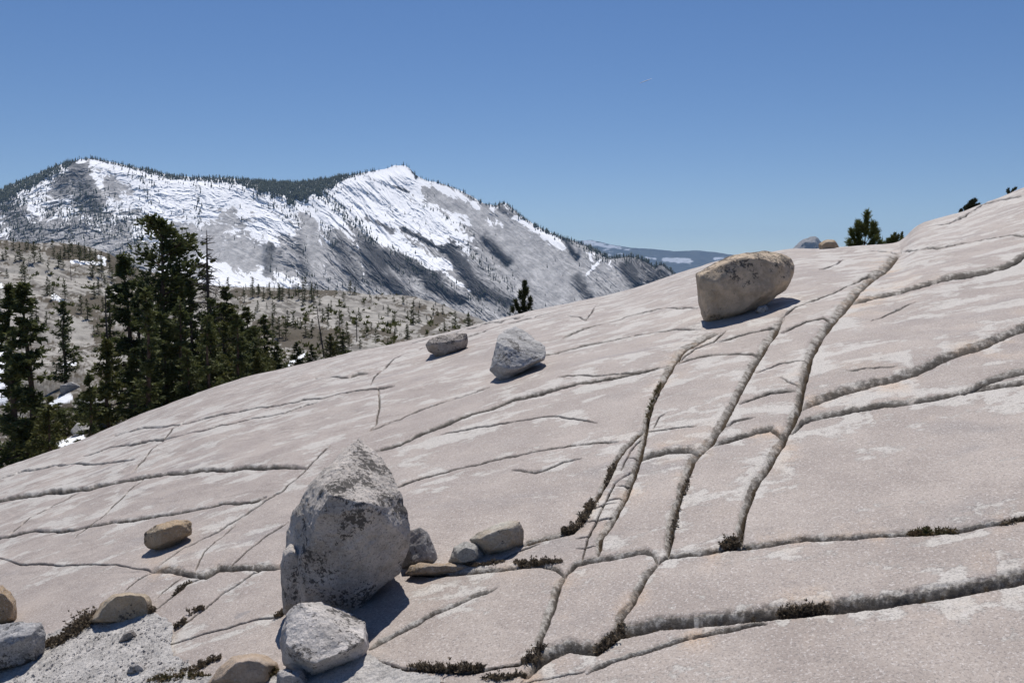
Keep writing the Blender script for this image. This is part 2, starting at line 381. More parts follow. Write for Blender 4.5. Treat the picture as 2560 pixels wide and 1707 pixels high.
# ---------------------------------------------------------------- slab
def build_slab():
    uc = np.concatenate([np.linspace(-1.15, -.625, 70, endpoint=False), np.linspace(-.625, .625, 1850), np.linspace(.63, 1.1, 60)])
    t = np.linspace(0, 1, 2000); a, b = 4.05 ** -.45, 44. ** -.45
    yr = np.concatenate([np.linspace(1.2, 4.0, 40, endpoint=False), (a + (b - a) * t) ** (-1 / .45), np.geomspace(44.6, 95, 40)])
    U, Y = np.meshgrid(uc, yr); rows, cols = U.shape; U = U.ravel(); Y = Y.ravel(); X = U * Y
    v = slab_v(U, Y); PX, PY = XY(U, v)
    back = Y > YS * 1.0
    # wander the joints a little
    wx = PX + 4 * fbm2(PX / 60, PY / 40, 3, 5) + 1.3 * fbm2(PX / 12, PY / 9, 2, 55)
    wy = PY + 3.5 * fbm2(PX / 55 + 50, PY / 40, 3, 6) + 1.1 * fbm2(PX / 13 + 9, PY / 8, 2, 66)
    rise = np.zeros_like(U); drop = np.zeros_like(U); line = np.zeros_like(U); dep = np.zeros_like(U); groove = np.zeros_like(U); moss = np.zeros_like(U); halo = np.zeros_like(U); ochre = np.zeros_like(U)
    rag = 1 + .30 * fbm2(PX / 60, PY / 40, 2, 9)
    ocn = sstep(-.1, .35, fbm2(PX / 160, PY / 120, 2, 88))
    for pts, w_, D_, mo in CR:
        P = np.array(pts, float); lo = P.min(0) - w_ * 3 - 60; hi = P.max(0) + w_ * 3 + 60
        m = np.nonzero((wx > lo[0]) & (wx < hi[0]) & (wy > lo[1]) & (wy < hi[1]) & ~back)[0]
        if not len(m): continue
        qx, qy = wx[m], wy[m]
        best = np.full(len(m), 1e9); sg = np.ones(len(m)); tt = np.zeros(len(m))
        L = np.concatenate([[0], np.cumsum(np.hypot(*(P[1:] - P[:-1]).T))]); bt = np.zeros(len(m))
        for i in range(len(P) - 1):
            A, Bp = P[i], P[i + 1]; e = Bp - A; l2 = e @ e
            tq = np.clip(((qx - A[0]) * e[0] + (qy - A[1]) * e[1]) / l2, 0, 1)
            dx = qx - A[0] - tq * e[0]; dy = qy - A[1] - tq * e[1]; d = np.hypot(dx, dy)
            s_ = np.where(e[0] * dy - e[1] * dx < 0, 1., -1.)
            k = d < best - 1e-6; best[k] = d[k]; sg[k] = s_[k]; bt[k] = (L[i] + tq * math.sqrt(l2))[k]
        # taper both ends
        en = 22 + w_
        tap = np.clip(.35 + bt / en, 0, 1) * np.clip(.35 + (L[-1] - bt) / en, 0, 1)
        ch = P[-1] - P[0]; hz = ch[0] ** 2 / (ch[0] ** 2 + 1.6 * ch[1] ** 2) if w_ > 6 else .6
        w0 = w_; w_ = w_ * (.42 if w_ < 13 else .60 if w_ < 20 else .85); D_ = D_ * 1.05
        r = rag[m]; ww = w_ * r * (.5 + .5 * tap); DD = D_ * (.75 + .25 * r) * tap
        vary = 1 + .30 * np.sin(bt / 57. + P[0][0]) * fbm2(bt / 50., bt * 0 + P[0][1], 2, 3); DD = DD * np.clip(vary, .5, 1.4)
        far_ = np.clip(.55 + .45 * (qy - 700) / 350, .5, 1)
        ru = np.exp(-(best / (3.0 * w0 + 30)) ** 1.5) * hz * tap * far_ * np.clip(w0 - 14, 0, 50) * .30; rd = np.exp(-(best / (1.2 * w0 + 8)) ** 1.2) * hz * tap * far_ * w0 * .10
        k_ = sg > 0; rise[m] = np.maximum(rise[m], np.where(k_, ru, 0)); drop[m] = np.maximum(drop[m], np.where(k_, 0, rd))
        ww = ww * (1 - .45 * hz)
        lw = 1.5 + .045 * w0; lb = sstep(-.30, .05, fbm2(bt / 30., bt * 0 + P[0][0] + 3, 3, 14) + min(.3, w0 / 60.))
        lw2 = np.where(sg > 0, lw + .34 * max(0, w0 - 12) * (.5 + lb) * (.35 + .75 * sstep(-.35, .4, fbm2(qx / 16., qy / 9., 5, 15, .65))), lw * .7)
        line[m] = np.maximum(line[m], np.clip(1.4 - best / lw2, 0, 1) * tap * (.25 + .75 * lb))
        up = np.clip(1 - best / ww, 0, 1); dn = np.clip(1 - best / (1.6 + .075 * w_), 0, 1)
        dd = np.where(sg > 0, .55 * up ** 1.6 + .75 * (1 - np.sqrt(np.clip(1 - up ** 2, 0, 1))), dn ** .7 * 1.2) * DD * np.clip(.6 + .4 * (qy - 700) / 400, .55, 1) + np.clip(1 - best / 2.2, 0, 1) * min(5., 1.2 + D_ * .4) * tap
        gr = np.where(sg > 0, np.clip(up * 1.35, 0, 1) * min(1, .30 + w_ / 30), dn * .5)
        dep[m] = np.maximum(dep[m], dd); groove[m] = np.maximum(groove[m], gr * tap)
        if mo:
            mn = fbm2(bt / 26., bt * 0 + P[0][0], 2, 12) * .6 + .12
            mm = np.where(sg > 0, np.clip(1.25 - best / (w_ * .42), 0, 1), np.clip(1 - best / 5, 0, 1)) * (mo * .8 + mn) * tap
            moss[m] = np.maximum(moss[m], mm)
        hl = np.exp(-best / (9 + w0 * 1.1)) * tap * (.4 + w0 / 40) * (.6 + .8 * sstep(-.2, .3, fbm2(bt / 70., bt * 0 + P[0][1], 2, 16)))
        halo[m] = np.maximum(halo[m], hl)
        if w_ > 16:
            ochre[m] = np.maximum(ochre[m], np.exp(-best / (w_ * .9)) * ocn[m] * 1.1)
    # gravel hollow bottom left
    sc = Y / F
    edge = 2.6 * fbm2(PX / 5, PY / 4, 3, 21)
    rg = groove * sstep(.15, .5, groove) * (ridge2(PX / 40, PY / 16, 3, 33) * 1.0)
    dep = dep + rg * sstep(.5, 4, dep)
    z = v * Y - dep * sc + (rise - drop) * sc
    # broad undulation, sheeting steps
    z += .045 * fbm2(X / 3.1, Y / 2.4, 3, 41) * np.clip(Y / 9, .4, 2.2) + .006 * fbm2(X / .5, Y / .35, 3, 42)
    st = fbm2(X / 2.2 + 3, Y / 1.5 + X * .3, 4, 43)
    z += .006 * (sstep(.0, .10, st) + sstep(.28, .36, st)) * np.clip(Y / 8, .6, 2)
    crest = .085 * sstep(9, 24, Y) - .03 * sstep(9, 5, Y)
    P = np.stack([X, Y, z], 1)
    ins = in_poly(PX + 6 * fbm2(PX / 18, PY / 14, 3, 71), PY + 6 * fbm2(PX / 16, PY / 16, 3, 72), GRAVEL)
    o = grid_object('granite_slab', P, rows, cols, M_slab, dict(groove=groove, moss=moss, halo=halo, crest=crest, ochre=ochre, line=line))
    tag(o, 'broad pinkish grey granite slope split by long joints', None, None, 'structure')
    # gravel sheet
    Pg = P.copy(); g = ins
    Pg[:, 2] = v * Y + .035 + .02 * fbm2(X / .5, Y / .5, 3, 91) + .010 * fbm2(X / .045, Y / .045, 3, 92)
    og = grid_object('gravel_ground', Pg, rows, cols, M_gravel, None, keep=g)
    tag(og, 'pale coarse granite gravel filling the hollow', None, None, 'structure')

def in_poly(x, y, poly):
    r = np.zeros(len(x), bool); n = len(poly)
    for i in range(n):
        x0, y0 = poly[i]; x1, y1 = poly[(i + 1) % n]
        c = ((y0 > y) != (y1 > y)) & (x < (x1 - x0) * (y - y0) / (y1 - y0 + 1e-9) + x0); r ^= c
    return r
GRAVEL = [(-160, 1600), (-150, 1470), (40, 1478), (110, 1462), (170, 1440), (230, 1428), (300, 1418), (352, 1414), (385, 1428), (400, 1450), (392, 1490), (400, 1515), (440, 1530), (430, 1560), (600, 1562), (660, 1540), (760, 1545),
          (850, 1512), (880, 1530), (930, 1552), (1010, 1563), (1020, 1700), (-160, 1700)]
build_slab()

# ---------------------------------------------------------------- boulders
def hull_rock(name, pts, mats, vox, smooth_it=6, disp=((.2, .03), (.05, .008)), seed=1, sub_origin=None):
    bm = bmesh.new()
    for p in pts: bm.verts.new(p)
    res = bmesh.ops.convex_hull(bm, input=bm.verts[:])
    bad = [g for g in res['geom_interior'] if isinstance(g, bmesh.types.BMVert)]
    bmesh.ops.delete(bm, geom=bad, context='VERTS')
    bmesh.ops.recalc_face_normals(bm, faces=bm.faces)
    me = bpy.data.meshes.new('tmp'); bm.to_mesh(me); bm.free()
    o = bpy.data.objects.new('tmp', me); COL.objects.link(o)
    md = o.modifiers.new('r', 'REMESH'); md.mode = 'VOXEL'; md.voxel_size = vox
    ms = o.modifiers.new('s', 'SMOOTH'); ms.factor = .6; ms.iterations = smooth_it
    dg = bpy.context.evaluated_depsgraph_get(); me2 = bpy.data.meshes.new_from_object(o.evaluated_get(dg))
    bpy.data.objects.remove(o); bpy.data.meshes.remove(me)
    n = len(me2.vertices); co = np.empty(n * 3, np.float32); me2.vertices.foreach_get('co', co); co = co.reshape(-1, 3).astype(float)
    no = np.empty(n * 3, np.float32); me2.vertex_normals.foreach_get('vector', no); no = no.reshape(-1, 3)
    for k, (wl, am) in enumerate(disp):
        f = fbm3(co / wl, 4, seed * 7 + k)
        if k == 1: f = f - .6 * np.abs(fbm3(co / (wl * 2), 2, seed + 40))
        co = co + no * (f * am)[:, None]
    lo = co.min(0); base = Vector(((co[:, 0].min() + co[:, 0].max()) / 2, (co[:, 1].min() + co[:, 1].max()) / 2, lo[2])) if sub_origin is None else sub_origin
    co = co - np.array(base)[None]
    me2.vertices.foreach_set('co', co.astype(np.float32).ravel()); me2.name = name
    me2.materials.clear(); me2.materials.append(mats)
    me2.polygons.foreach_set('use_smooth', np.ones(len(me2.polygons), bool)); me2.update()
    o = bpy.data.objects.new(name, me2); COL.objects.link(o); o.location = base
    return o

cm = lambda pts: np.mean([(p[0], p[1]) for p in pts], 0)
def boulder(name, label, outline, d, thick, mat, front=None, back=None, vox=None, sm=5, disp=None, seed=1, cat='boulder', group=None, lean=0., fs=.62, grow=1.0):
    """outline (grid px) sits at distance d; front points come nearer, back points go farther, all in metres"""
    c = cm(outline); pts = []
    for p in outline:
        X, Y = p[0], p[1]; dd = p[2] if len(p) > 2 else 0
        X = c[0] + (X - c[0]) * grow; Y = c[1] + (Y - c[1]) * grow
        pts.append(at(X, Y, d + dd))
    if front is None: front = [(c[0] + (p[0] - c[0]) * fs, c[1] + (p[1] - c[1]) * fs, -thick * .8) for p in outline]
    for X, Y, dd in front: pts.append(at(X, Y, d + dd))
    if back is None: back = [(c[0] + (p[0] - c[0]) * .75, c[1] + (p[1] - c[1]) * .7 , thick) for p in outline]
    for X, Y, dd in back: pts.append(at(X, Y, d + dd))
    size = (max(p[0] for p in outline) - min(p[0] for p in outline)) * d / F
    o = hull_rock(name, pts, mat, vox or size / 60, sm, disp or ((size * .22, size * .035), (size * .05, size * .010)), seed)
    tag(o, label, cat, group); return o

RK_A = mat_rock('lichened_granite', (.64, .58, .525), lich=.34, contrast=1.15, topl=.05, seed=3)
RK_B = mat_rock('pale_granite', (.53, .50, .48), lich=.3, seed=7)
RK_T = mat_rock('tan_granite', (.50, .41, .30), lich=.22, ochre=.55, seed=2, contrast=.6)
RK_R = mat_rock('weathered_tan_granite', (.68, .545, .40), lich=.02, ochre=.10, seed=5, contrast=.45, topl=.12)
RK_G = mat_rock('grey_granite', (.42, .415, .42), lich=.45, seed=11, contrast=1.3)
RK_V = mat_rock('valley_granite', (.42, .41, .40), lich=.25, seed=13, scale=.12, contrast=.6)

d1 = slab_dist(800, 1403) + .13
boulder('boulder', 'largest pointed boulder with dark lichen, standing on the slab behind a smaller white rock',
    [(825,1001,.62),(831,1008,.62),(869,1042,.5),(905,1096,.2),(923,1133,.05),(939,1179,0),(947,1222,-.02),(944,1262,0),(918,1311,.02),(876,1346,0),(838,1388,-.08),(815,1403,-.12),
     (740,1415,-.1),(655,1412,.1),(650,1353,.12),(650,1300,.14),(662,1217,.2),(669,1186,.2),(698,1150,.16),(704,1122,.14),(721,1095,.14),(751,1065,.3),(785,1045,.45)],
    d1, .5, RK_A,
    front=[(757,1137,-.36),(728,1185,-.38),(690,1290,-.25),(848,1156,-.36),(925,1228,-.14),(858,1340,-.17),(808,1398,-.14),(700,1400,-.2),(775,1360,-.24)],
    back=[(822,1022,.8),(820,1060,.9),(895,1160,.6),(720,1180,.6),(900,1270,.5),(690,1400,.45),(760,1415,.5),(820,1385,.4)],
    vox=.0095, sm=3, disp=((.3, .030), (.08, .016), (.028, .005)), seed=4)
boulder('boulder', 'broken ledge of rock leaning on the left side of the largest pointed boulder',
    [(643,1300),(650,1262),(668,1246),(690,1262),(702,1330),(700,1412),(650,1412)], d1 - .02, .16, RK_A, vox=.012, seed=14, fs=.75)
d2 = slab_dist(760, 1545) + .2
boulder('boulder', 'smaller white rock with black lichen in front of the largest pointed boulder',
    [(656,1406),(679,1384),(690,1379),(740,1380,.16),(800,1400,.16),(840,1423,.12),(846,1463),(848,1497),(830,1522,-.1),(760,1552,-.18),(713,1561,-.2),(698,1550,-.15),(645,1531),(641,1470),(650,1429)],
    d2, .45, mat_rock('white_granite', (.72, .67, .63), lich=.32, seed=21, contrast=.9, topl=.03),
    front=[(655,1478,-.24),(690,1512,-.38),(722,1524,-.42),(838,1470,-.22),(790,1496,-.36)],
    back=[(680,1400,.3),(790,1412,.32),(835,1450,.35),(820,1500,.3),(680,1520,.3)], vox=.0085, sm=8, seed=6, disp=((.25, .022), (.07, .011), (.025, .004)))
d3 = slab_dist(665, 1585) 
boulder('boulder', 'low pale rock cut off by the bottom edge of the photo below the white rock',
    [(630,1600),(637,1543),(656,1535),(694,1539),(711,1563),(716,1610),(670,1625)], d3, .14, RK_B, seed=8, vox=.008)
dd_ = slab_dist(965, 1304) + .1
boulder('boulder', 'upright shaded rock just right of the largest pointed boulder',
    [(925,1225),(948,1221),(963,1208),(982,1220),(990,1240),(1001,1262),(1010,1296),(965,1309),(918,1306)], dd_, .22, mat_rock('shade_granite', (.40, .38, .37), lich=.1, seed=31),
    front=[(950,1290,-.16),(985,1285,-.14),(975,1250,-.1)], seed=9, vox=.01, sm=3)
dd_ = slab_dist(1145, 1275) + .12
boulder('boulder', 'oblong tilted rock with an orange stain resting on a round stone',
    [(1084,1238),(1100,1224),(1134,1209),(1168,1200),(1190,1200),(1198,1220),(1195,1247),(1172,1266),(1119,1280),(1105,1270)], dd_, .2, mat_rock('stained_granite', (.62, .58, .50), lich=.05, ochre=.55, seed=12, contrast=.7), seed=10, vox=.008, grow=1.13, sm=3)
dd_ = slab_dist(1070, 1296) + .06
boulder('boulder', 'small round grey stone propping the oblong orange stained rock',
    [(1035,1287),(1045,1258),(1069,1246),(1096,1254),(1108,1278),(1100,1296),(1050,1300)], dd_, .15, mat_rock('round_granite', (.52, .50, .46), lich=0, seed=15), seed=11, vox=.007, grow=1.15, sm=3)
dd_ = slab_dist(1030, 1318) + .12
boulder('boulder', 'long flat flaky ledge of brown rock lying right of the largest pointed boulder',
    [(930,1318),(942,1302),(962,1293),(990,1296),(1045,1294),(1105,1300),(1130,1309),(1060,1317),(1000,1320)], dd_, .14, mat_rock('flaky_granite', (.42, .35, .28), lich=.3, ochre=.4, seed=37), seed=26, vox=.008, sm=2)
dd_ = slab_dist(385, 1262) + .14
boulder('boulder', 'small tan rounded boulder alone on the slab in the left foreground',
    [(328,1248),(332,1224),(359,1204),(398,1194),(430,1191),(441,1199),(442,1227),(423,1237),(391,1258),(373,1265),(348,1263),(334,1256)], dd_, .3, RK_T,
    front=[(345,1225,-.12),(375,1215,-.2),(370,1250,-.2),(405,1235,-.18),(412,1205,-.15),(436,1220,-.08)], back=[(350,1215,.25),(420,1200,.3),(430,1225,.25),(360,1246,.3),(395,1240,.3)], seed=12, vox=.01, sm=6)
dd_ = slab_dist(5, 1438) + .1
boulder('boulder', 'tan boulder at the left edge of the photo behind the rough grey rock',
    [(-45,1352),(5,1342),(24,1358),(38,1380),(40,1405),(37,1432),(0,1440),(-50,1440)], dd_, .25, mat_rock('brown_granite', (.42, .33, .24), lich=.1, ochre=.5, seed=17), seed=13, vox=.012)
dd_ = slab_dist(40, 1540) + .15
boulder('boulder', 'rough grey granite rock at the left edge beside the gravel',
    [(-60,1442),(0,1433),(42,1427),(93,1430),(103,1460),(99,1516),(40,1534),(0,1548),(-60,1540)], dd_, .32, RK_G,
    front=[(-30,1465,-.2),(75,1455,-.2),(85,1515,-.15),(25,1480,-.26),(20,1530,-.2),(-40,1535,-.2)], seed=15, vox=.012, disp=((.3, .05), (.06, .02)), sm=4)
dd_ = slab_dist(290, 1422) + .1
boulder('boulder', 'tan topped rock half buried behind the dark heath shrub',
    [(200,1430),(238,1378),(262,1362),(300,1357),(340,1364),(350,1380),(352,1420),(300,1440)], dd_, .3, RK_T, seed=16, vox=.012, fs=.8)
dd_ = slab_dist(560, 1570) + .08
boulder('boulder', 'smooth tan rock half buried between heath shrubs at the bottom edge',
    [(470,1572),(498,1536),(532,1508),(575,1499),(612,1504),(640,1522),(640,1580),(560,1590)], dd_, .3, mat_rock('smooth_tan_granite', (.56, .46, .38), lich=0, ochre=.3, seed=19, contrast=.5), seed=17, vox=.012, fs=.6)
for i, (ol, lb) in enumerate([
    ([(271,1474),(285,1452),(305,1444),(316,1458),(300,1468),(280,1476)], 'dark wedge shaped stone lying on the gravel'),
    ([(290,1546),(298,1528),(318,1518),(332,1530),(342,1545),(320,1552)], 'pale pointed stone on the gravel near the bottom edge'),
    ([(295,1528),(302,1517),(312,1517),(316,1525),(305,1530)], 'tiny stone touching the back of the pale pointed stone')]):
    dd_ = slab_dist(cm(ol)[0], max(p[1] for p in ol)) + .03
    boulder('stone', lb, ol, dd_, .06, RK_B if i else mat_rock('dark_stone', (.30, .27, .25), lich=0, seed=23), seed=20 + i, vox=.004, cat='stone', sm=2)
dd_ = slab_dist(1170, 868) + .2
boulder('boulder', 'angular grey speckled boulder perched on the middle of the slab',
    [(1124,852),(1133,829),(1140,784,.1),(1144,769,.35),(1162,756,.8),(1184,749,1.0),(1203,759,.85),(1231,778,.6),(1253,794,.3),(1254,810,.1),(1251,827,.05),(1219,840),(1187,854,-.05),(1166,870,-.12),(1150,873,-.12),(1137,864,-.08)],
    dd_, .6, mat_rock('speckled_granite', (.52, .51, .50), lich=.22, seed=27, contrast=1.3, topl=.04),
    front=[(1136,836,-.18),(1164,847,-.36),(1188,848,-.32),(1246,824,-.1),(1165,795,-.1)], back=[(1150,780,.9),(1190,765,1.3),(1240,800,1.0),(1235,825,.65),(1160,850,.7)], seed=18, vox=.016, sm=3)
dd_ = slab_dist(1020, 816) + .2
boulder('boulder', 'flat topped pale boulder near the left skyline of the slab',
    [(977,792),(984,780),(1012,769),(1045,765),(1070,765),(1076,776),(1074,798),(1044,813),(1022,820),(1000,816),(984,806)], dd_, .8, mat_rock('pink_granite', (.50, .44, .39), lich=.25, seed=29, topl=.06), 
    front=[(990,790,-.25),(1060,782,-.25),(1020,812,-.25),(1060,800,-.2)], seed=19, vox=.018)
dR = slab_dist(1640, 746) + .7
boulder('boulder', 'huge tan oval boulder balanced on the slab below the skyline',
    [(1596,627),(1599,652),(1602,704),(1614,740,-.2),(1631,749,-.25),(1680,740,-.15),(1732,714),(1770,694),(1800,668,.1),(1815,648,.2),(1823,629,.3),(1827,610,.35),(1820,592,.4),(1800,581,.4),(1755,573,.4),(1714,577,.4),(1672,590,.3),(1631,608,.2)],
    dR, 1.0, RK_R,
    front=[(1606,632,-.45),(1680,598,-.45),(1730,592,-.4),(1790,606,-.2),(1808,640,-.1),(1625,725,-.6),(1700,715,-.5),(1760,675,-.45),(1650,650,-.65)],
    back=[(1620,650,1.1),(1640,700,1.2),(1720,690,1.2),(1790,640,1.2),(1800,600,1.1),(1730,600,1.1)], seed=21, vox=.02, sm=12, disp=((.5, .045), (.12, .014)))
dd_ = slab_dist(1750, 722)
boulder('stone', 'small wedge stone under the right half of the huge oval boulder', [(1734,714),(1742,704),(1760,700),(1766,710),(1764,722),(1744,726)], dd_ + .05, .1, RK_B, seed=24, vox=.008, cat='stone')
dd_ = YS * .93
boulder('boulder', 'tan boulder on the skyline between the far dome and the young pine',
    [(1880,580),(1881,561),(1890,552),(1903,549),(1917,550),(1926,564),(1931,577),(1905,590)], dd_, .4, RK_T, seed=25, vox=.03, sm=4)

# ---------------------------------------------------------------- strokes: soft capsules (x1,y1,x2,y2,half width,value)
def strokes(px, py, L):
    r = np.zeros(len(px))
    for x1, y1, x2, y2, w_, val in L:
        m = np.nonzero((px > min(x1, x2) - 3 * w_) & (px < max(x1, x2) + 3 * w_) & (py > min(y1, y2) - 3 * w_) & (py < max(y1, y2) + 3 * w_))[0]
        dx, dy = x2 - x1, y2 - y1; l2 = dx * dx + dy * dy + 1e-6
        t = np.clip(((px[m] - x1) * dx + (py[m] - y1) * dy) / l2, 0, 1)
        d = np.hypot(px[m] - x1 - t * dx, py[m] - y1 - t * dy) / w_
        r[m] += val * np.exp(-d ** 2.5 * .8)
    return r

# ---------------------------------------------------------------- snowy mountain
MR = [(-500, 560), (-250, 500), (-100, 470), (0, 436), (60, 412), (100, 393), (150, 374), (185, 366), (215, 364), (260, 373), (330, 389), (400, 404), (450, 408), (520, 409), (600, 416), (680, 420), (740, 413), (800, 403), (850, 394), (885, 388), (905, 380), (930, 380),
      (942, 388), (955, 402), (975, 413), (1000, 418), (1040, 430), (1080, 449), (1110, 467), (1138, 473), (1150, 466), (1162, 466), (1172, 474), (1195, 494), (1230, 518), (1280, 541), (1330, 557), (1365, 572), (1400, 592), (1440, 589), (1462, 590), (1490, 602), (1502, 612), (1520, 606), (1540, 622), (1580, 650), (1640, 680), (1760, 720)]
def build_mountain():
    cols = 1900; rows = 420
    px = np.linspace(-420, 1720, cols); ridge = np.interp(px, [p[0] for p in MR], [p[1] for p in MR])
    ridge = ridge + 1.6 * fbm2(px / 22., px * 0, 3, 2) + .8 * fbm2(px / 5., px * 0, 2, 3)
    bot = np.interp(px, [-420, 0, 300, 700, 1100, 1400, 1720], [640, 640, 700, 740, 800, 800, 800])
    s = np.linspace(0, 1, rows)                      # 0 bottom .. 1 ridge
    PX = np.tile(px, (rows, 1)); PY = bot + (ridge - bot) * s[:, None]
    x, y = PX.ravel(), PY.ravel(); S = np.repeat(s, cols)
    # noise coordinates sheared along the ribs, which run down to the right
    sh = np.interp(x, [0, 500, 900, 1400], [-.05, .25, .70, .75])
    rx = x / 1.0; ry = y - sh * (x - 600)
    U, V = uv(x, y)
    u0, vb = uv(x, np.tile(bot, rows)); _, vr = uv(x, np.tile(ridge, rows))
    base = 4300 + 2300 * (V - (-.09)) / .19 + 900 * U           # receding face
    wx_ = rx + 26 * fbm2(rx / 60, ry / 40, 4, 60); wy_ = ry + 20 * fbm2(rx / 70, ry / 40, 4, 61)
    rel = -60 * ridge2(wx_ / 230, wy_ / 80, 5, 62, .5) - 30 * ridge2(wx_ / 55, wy_ / 24, 5, 63, .6) - 12 * fbm2(wx_ / 9, wy_ / 5, 3, 64)
    # smooth bare slabs carry little relief
    slabz = strokes(x, y, [(1180, 540, 1290, 650, 75, 1), (490, 560, 560, 600, 60, .8), (1020, 440, 1090, 500, 30, .8), (715, 490, 730, 560, 22, .8), (250, 425, 280, 440, 25, .7), (560, 480, 520, 500, 30, .6), (960, 440, 1060, 490, 24, .8), (440, 540, 600, 620, 50, .8), (700, 480, 720, 620, 26, .6), (1400, 600, 1440, 650, 30, .5)])
    cl = [(1035, 568, 1100, 672, 15, 1), (1115, 552, 1166, 600, 11, 1), (843, 565, 868, 640, 22, .9), (885, 590, 1001, 640, 18, .9), (985, 652, 1058, 690, 12, 1), (1090, 655, 1166, 695, 13, 1), (1440, 612, 1462, 650, 17, 1), (1480, 600, 1500, 640, 14, .9), (1325, 640, 1352, 680, 12, .8), (1296, 548, 1326, 590, 6, 1), (945, 386, 958, 408, 5, 1),
          (620, 570, 615, 625, 11, .7), (690, 560, 700, 620, 12, .5), (170, 380, 215, 470, 22, .5), (130, 400, 150, 440, 14, .4), (900, 650, 960, 700, 16, .7), (780, 560, 812, 640, 16, .6), (800, 430, 900, 470, 6, .4), (840, 405, 940, 440, 4, .5), (925, 525, 1040, 585, 6, .8), (840, 500, 900, 530, 8, .5), (1150, 480, 1190, 500, 6, .5), (20, 470, 80, 540, 25, .3), (1506, 605, 1530, 640, 9, .8)]
    cliff = np.clip(strokes(x + 7 * fbm2(x / 18, y / 14, 3, 70), y + 6 * fbm2(x / 16, y / 12, 3, 71), cl), 0, 1)
    rel = rel * (1 - .75 * np.clip(slabz, 0, 1)) * sstep(1.0, .93, S)
    d = base + rel
    # cliffs: the face stands up steeply there
    g = np.diff(d.reshape(rows, cols), axis=0); cz = cliff.reshape(rows, cols)[1:]
    off = np.zeros((rows, cols))
    for i in range(1, rows): off[i] = off[i - 1] * .965 - .95 * cz[i - 1] * np.maximum(g[i - 1] * .4 + 3.2, 0)
    k = np.array([1, 4, 7, 4, 1.]); k /= k.sum()
    for _ in range(3):
        dp = np.pad(off, ((0, 0), (2, 2)), 'edge'); off = sum(k[i] * dp[:, i:i + cols] for i in range(5))
    d = (d.reshape(rows, cols) + off).ravel()
    P = np.stack([U * d, d, V * d], 1)
    # ---- snow, dark rock
    sn = [(120, 400, 185, 368, 9, .7), (218, 400, 228, 422, 9, .8), (60, 452, 85, 475, 24, .5), (330, 440, 470, 470, 48, .75), (400, 420, 560, 428, 22, .8), (360, 500, 320, 550, 22, .6), (330, 545, 480, 596, 13, .6), (500, 440, 600, 470, 20, .3),
          (560, 480, 640, 520, 26, .5), (590, 540, 630, 560, 18, .5), (505, 630, 600, 645, 30, 1.), (600, 620, 700, 660, 12, .4), (470, 590, 520, 640, 16, .7), (640, 460, 770, 500, 24, .8), (745, 440, 800, 470, 16, .8), (740, 500, 760, 560, 8, .6),
          (830, 412, 950, 405, 22, 1.), (800, 440, 900, 460, 24, .9), (850, 460, 1080, 560, 30, .95), (780, 470, 870, 530, 16, .7), (850, 530, 1000, 612, 17, 1.), (990, 610, 1045, 602, 12, .8), (1019, 629, 1076, 665, 5, 1), (1076, 665, 1130, 700, 4, .9), (930, 410, 965, 450, 10, .9), (1010, 560, 1060, 590, 16, .5),
          (965, 416, 1100, 475, 9, .7), (1051, 500, 1150, 520, 15, .75), (1090, 480, 1125, 510, 12, .7), (1130, 478, 1200, 505, 8, .8), (1190, 500, 1290, 565, 9, .75), (1345, 635, 1378, 598, 3.2, 1), (1402, 597, 1408, 668, 2, .8), (1322, 692, 1350, 682, 5, 1), (1292, 653, 1306, 656, 3, 1), (1135, 612, 1175, 604, 7, .8),
          (821, 560, 836, 629, 3, 1), (836, 629, 866, 672, 3.4, 1), (961, 674, 996, 644, 3, 1), (735, 550, 750, 632, 3, .9), (690, 620, 660, 655, 6, .5), (1355, 580, 1360, 600, 3, .7), (700, 470, 740, 440, 14, .4), (1205, 540, 1230, 560, 5, .4), (250, 590, 330, 575, 8, .4), (0, 520, 60, 560, 18, .1)]
    ro = [(250, 425, 290, 440, 20, .8), (420, 560, 560, 600, 44, .8), (500, 490, 560, 500, 24, .45), (700, 490, 730, 600, 22, .7), (985, 440, 1100, 495, 17, 1.1), (1120, 540, 1300, 680, 62, 1.2), (60, 560, 330, 570, 34, .9), (180, 375, 210, 470, 22, .5), (650, 580, 720, 650, 24, .5), (760, 600, 1000, 700, 45, .7), (1000, 700, 1200, 720, 40, 1.2), (1440, 640, 1560, 640, 60, 1.2), (110, 440, 180, 520, 26, .2), (560, 590, 620, 600, 26, .35), (600, 430, 720, 430, 10, -.3)]
    sx_, sy_ = x + 6 * fbm2(x / 20, y / 12, 3, 74), y + 5 * fbm2(x / 18, y / 10, 3, 75)
    bias = strokes(sx_, sy_, sn) - strokes(sx_, sy_, ro)
    tex = .75 * fbm2(wx_ / 42, wy_ / 20, 6, 65, .62) + .42 * fbm2(wx_ / 11, wy_ / 6, 4, 66, .6)
    hgt = (540 - y) / 160
    snow = sstep(-.03, .055, bias * .58 + tex * 1.05 + hgt * .20 - .05 - cliff * 1.0)
    dark = np.clip(cliff * (.9 + .5 * tex) + .5 * sstep(.1, .5, fbm2(wx_ / 60, wy_ / 8, 5, 68)) * (1 - np.clip(slabz, 0, 1)), 0, 1)
    streak = sstep(.16, .34, ridge2(wx_ / 90, wy_ / 6.5, 3, 69) - .2) * (1 - .5 * np.clip(slabz, 0, 1))
    dark = np.clip(dark + .40 * (1 - .8 * np.clip(slabz, 0, 1)) * sstep(.14, .26, fbm2(wx_ / 20, wy_ / 5, 5, 169, .62)) + .35 * streak * (1 - snow), 0, 1)
    back = np.stack([P[-cols:] + np.array([0, 250., -60.]), P[-cols:] + np.array([0, 900., -420.]), P[-cols:] + np.array([0, 2500., -1100.])]).reshape(-1, 3)
    P = np.vstack([P, back]); z3 = np.zeros(cols * 3)
    n = NB('mountain_granite', .9)
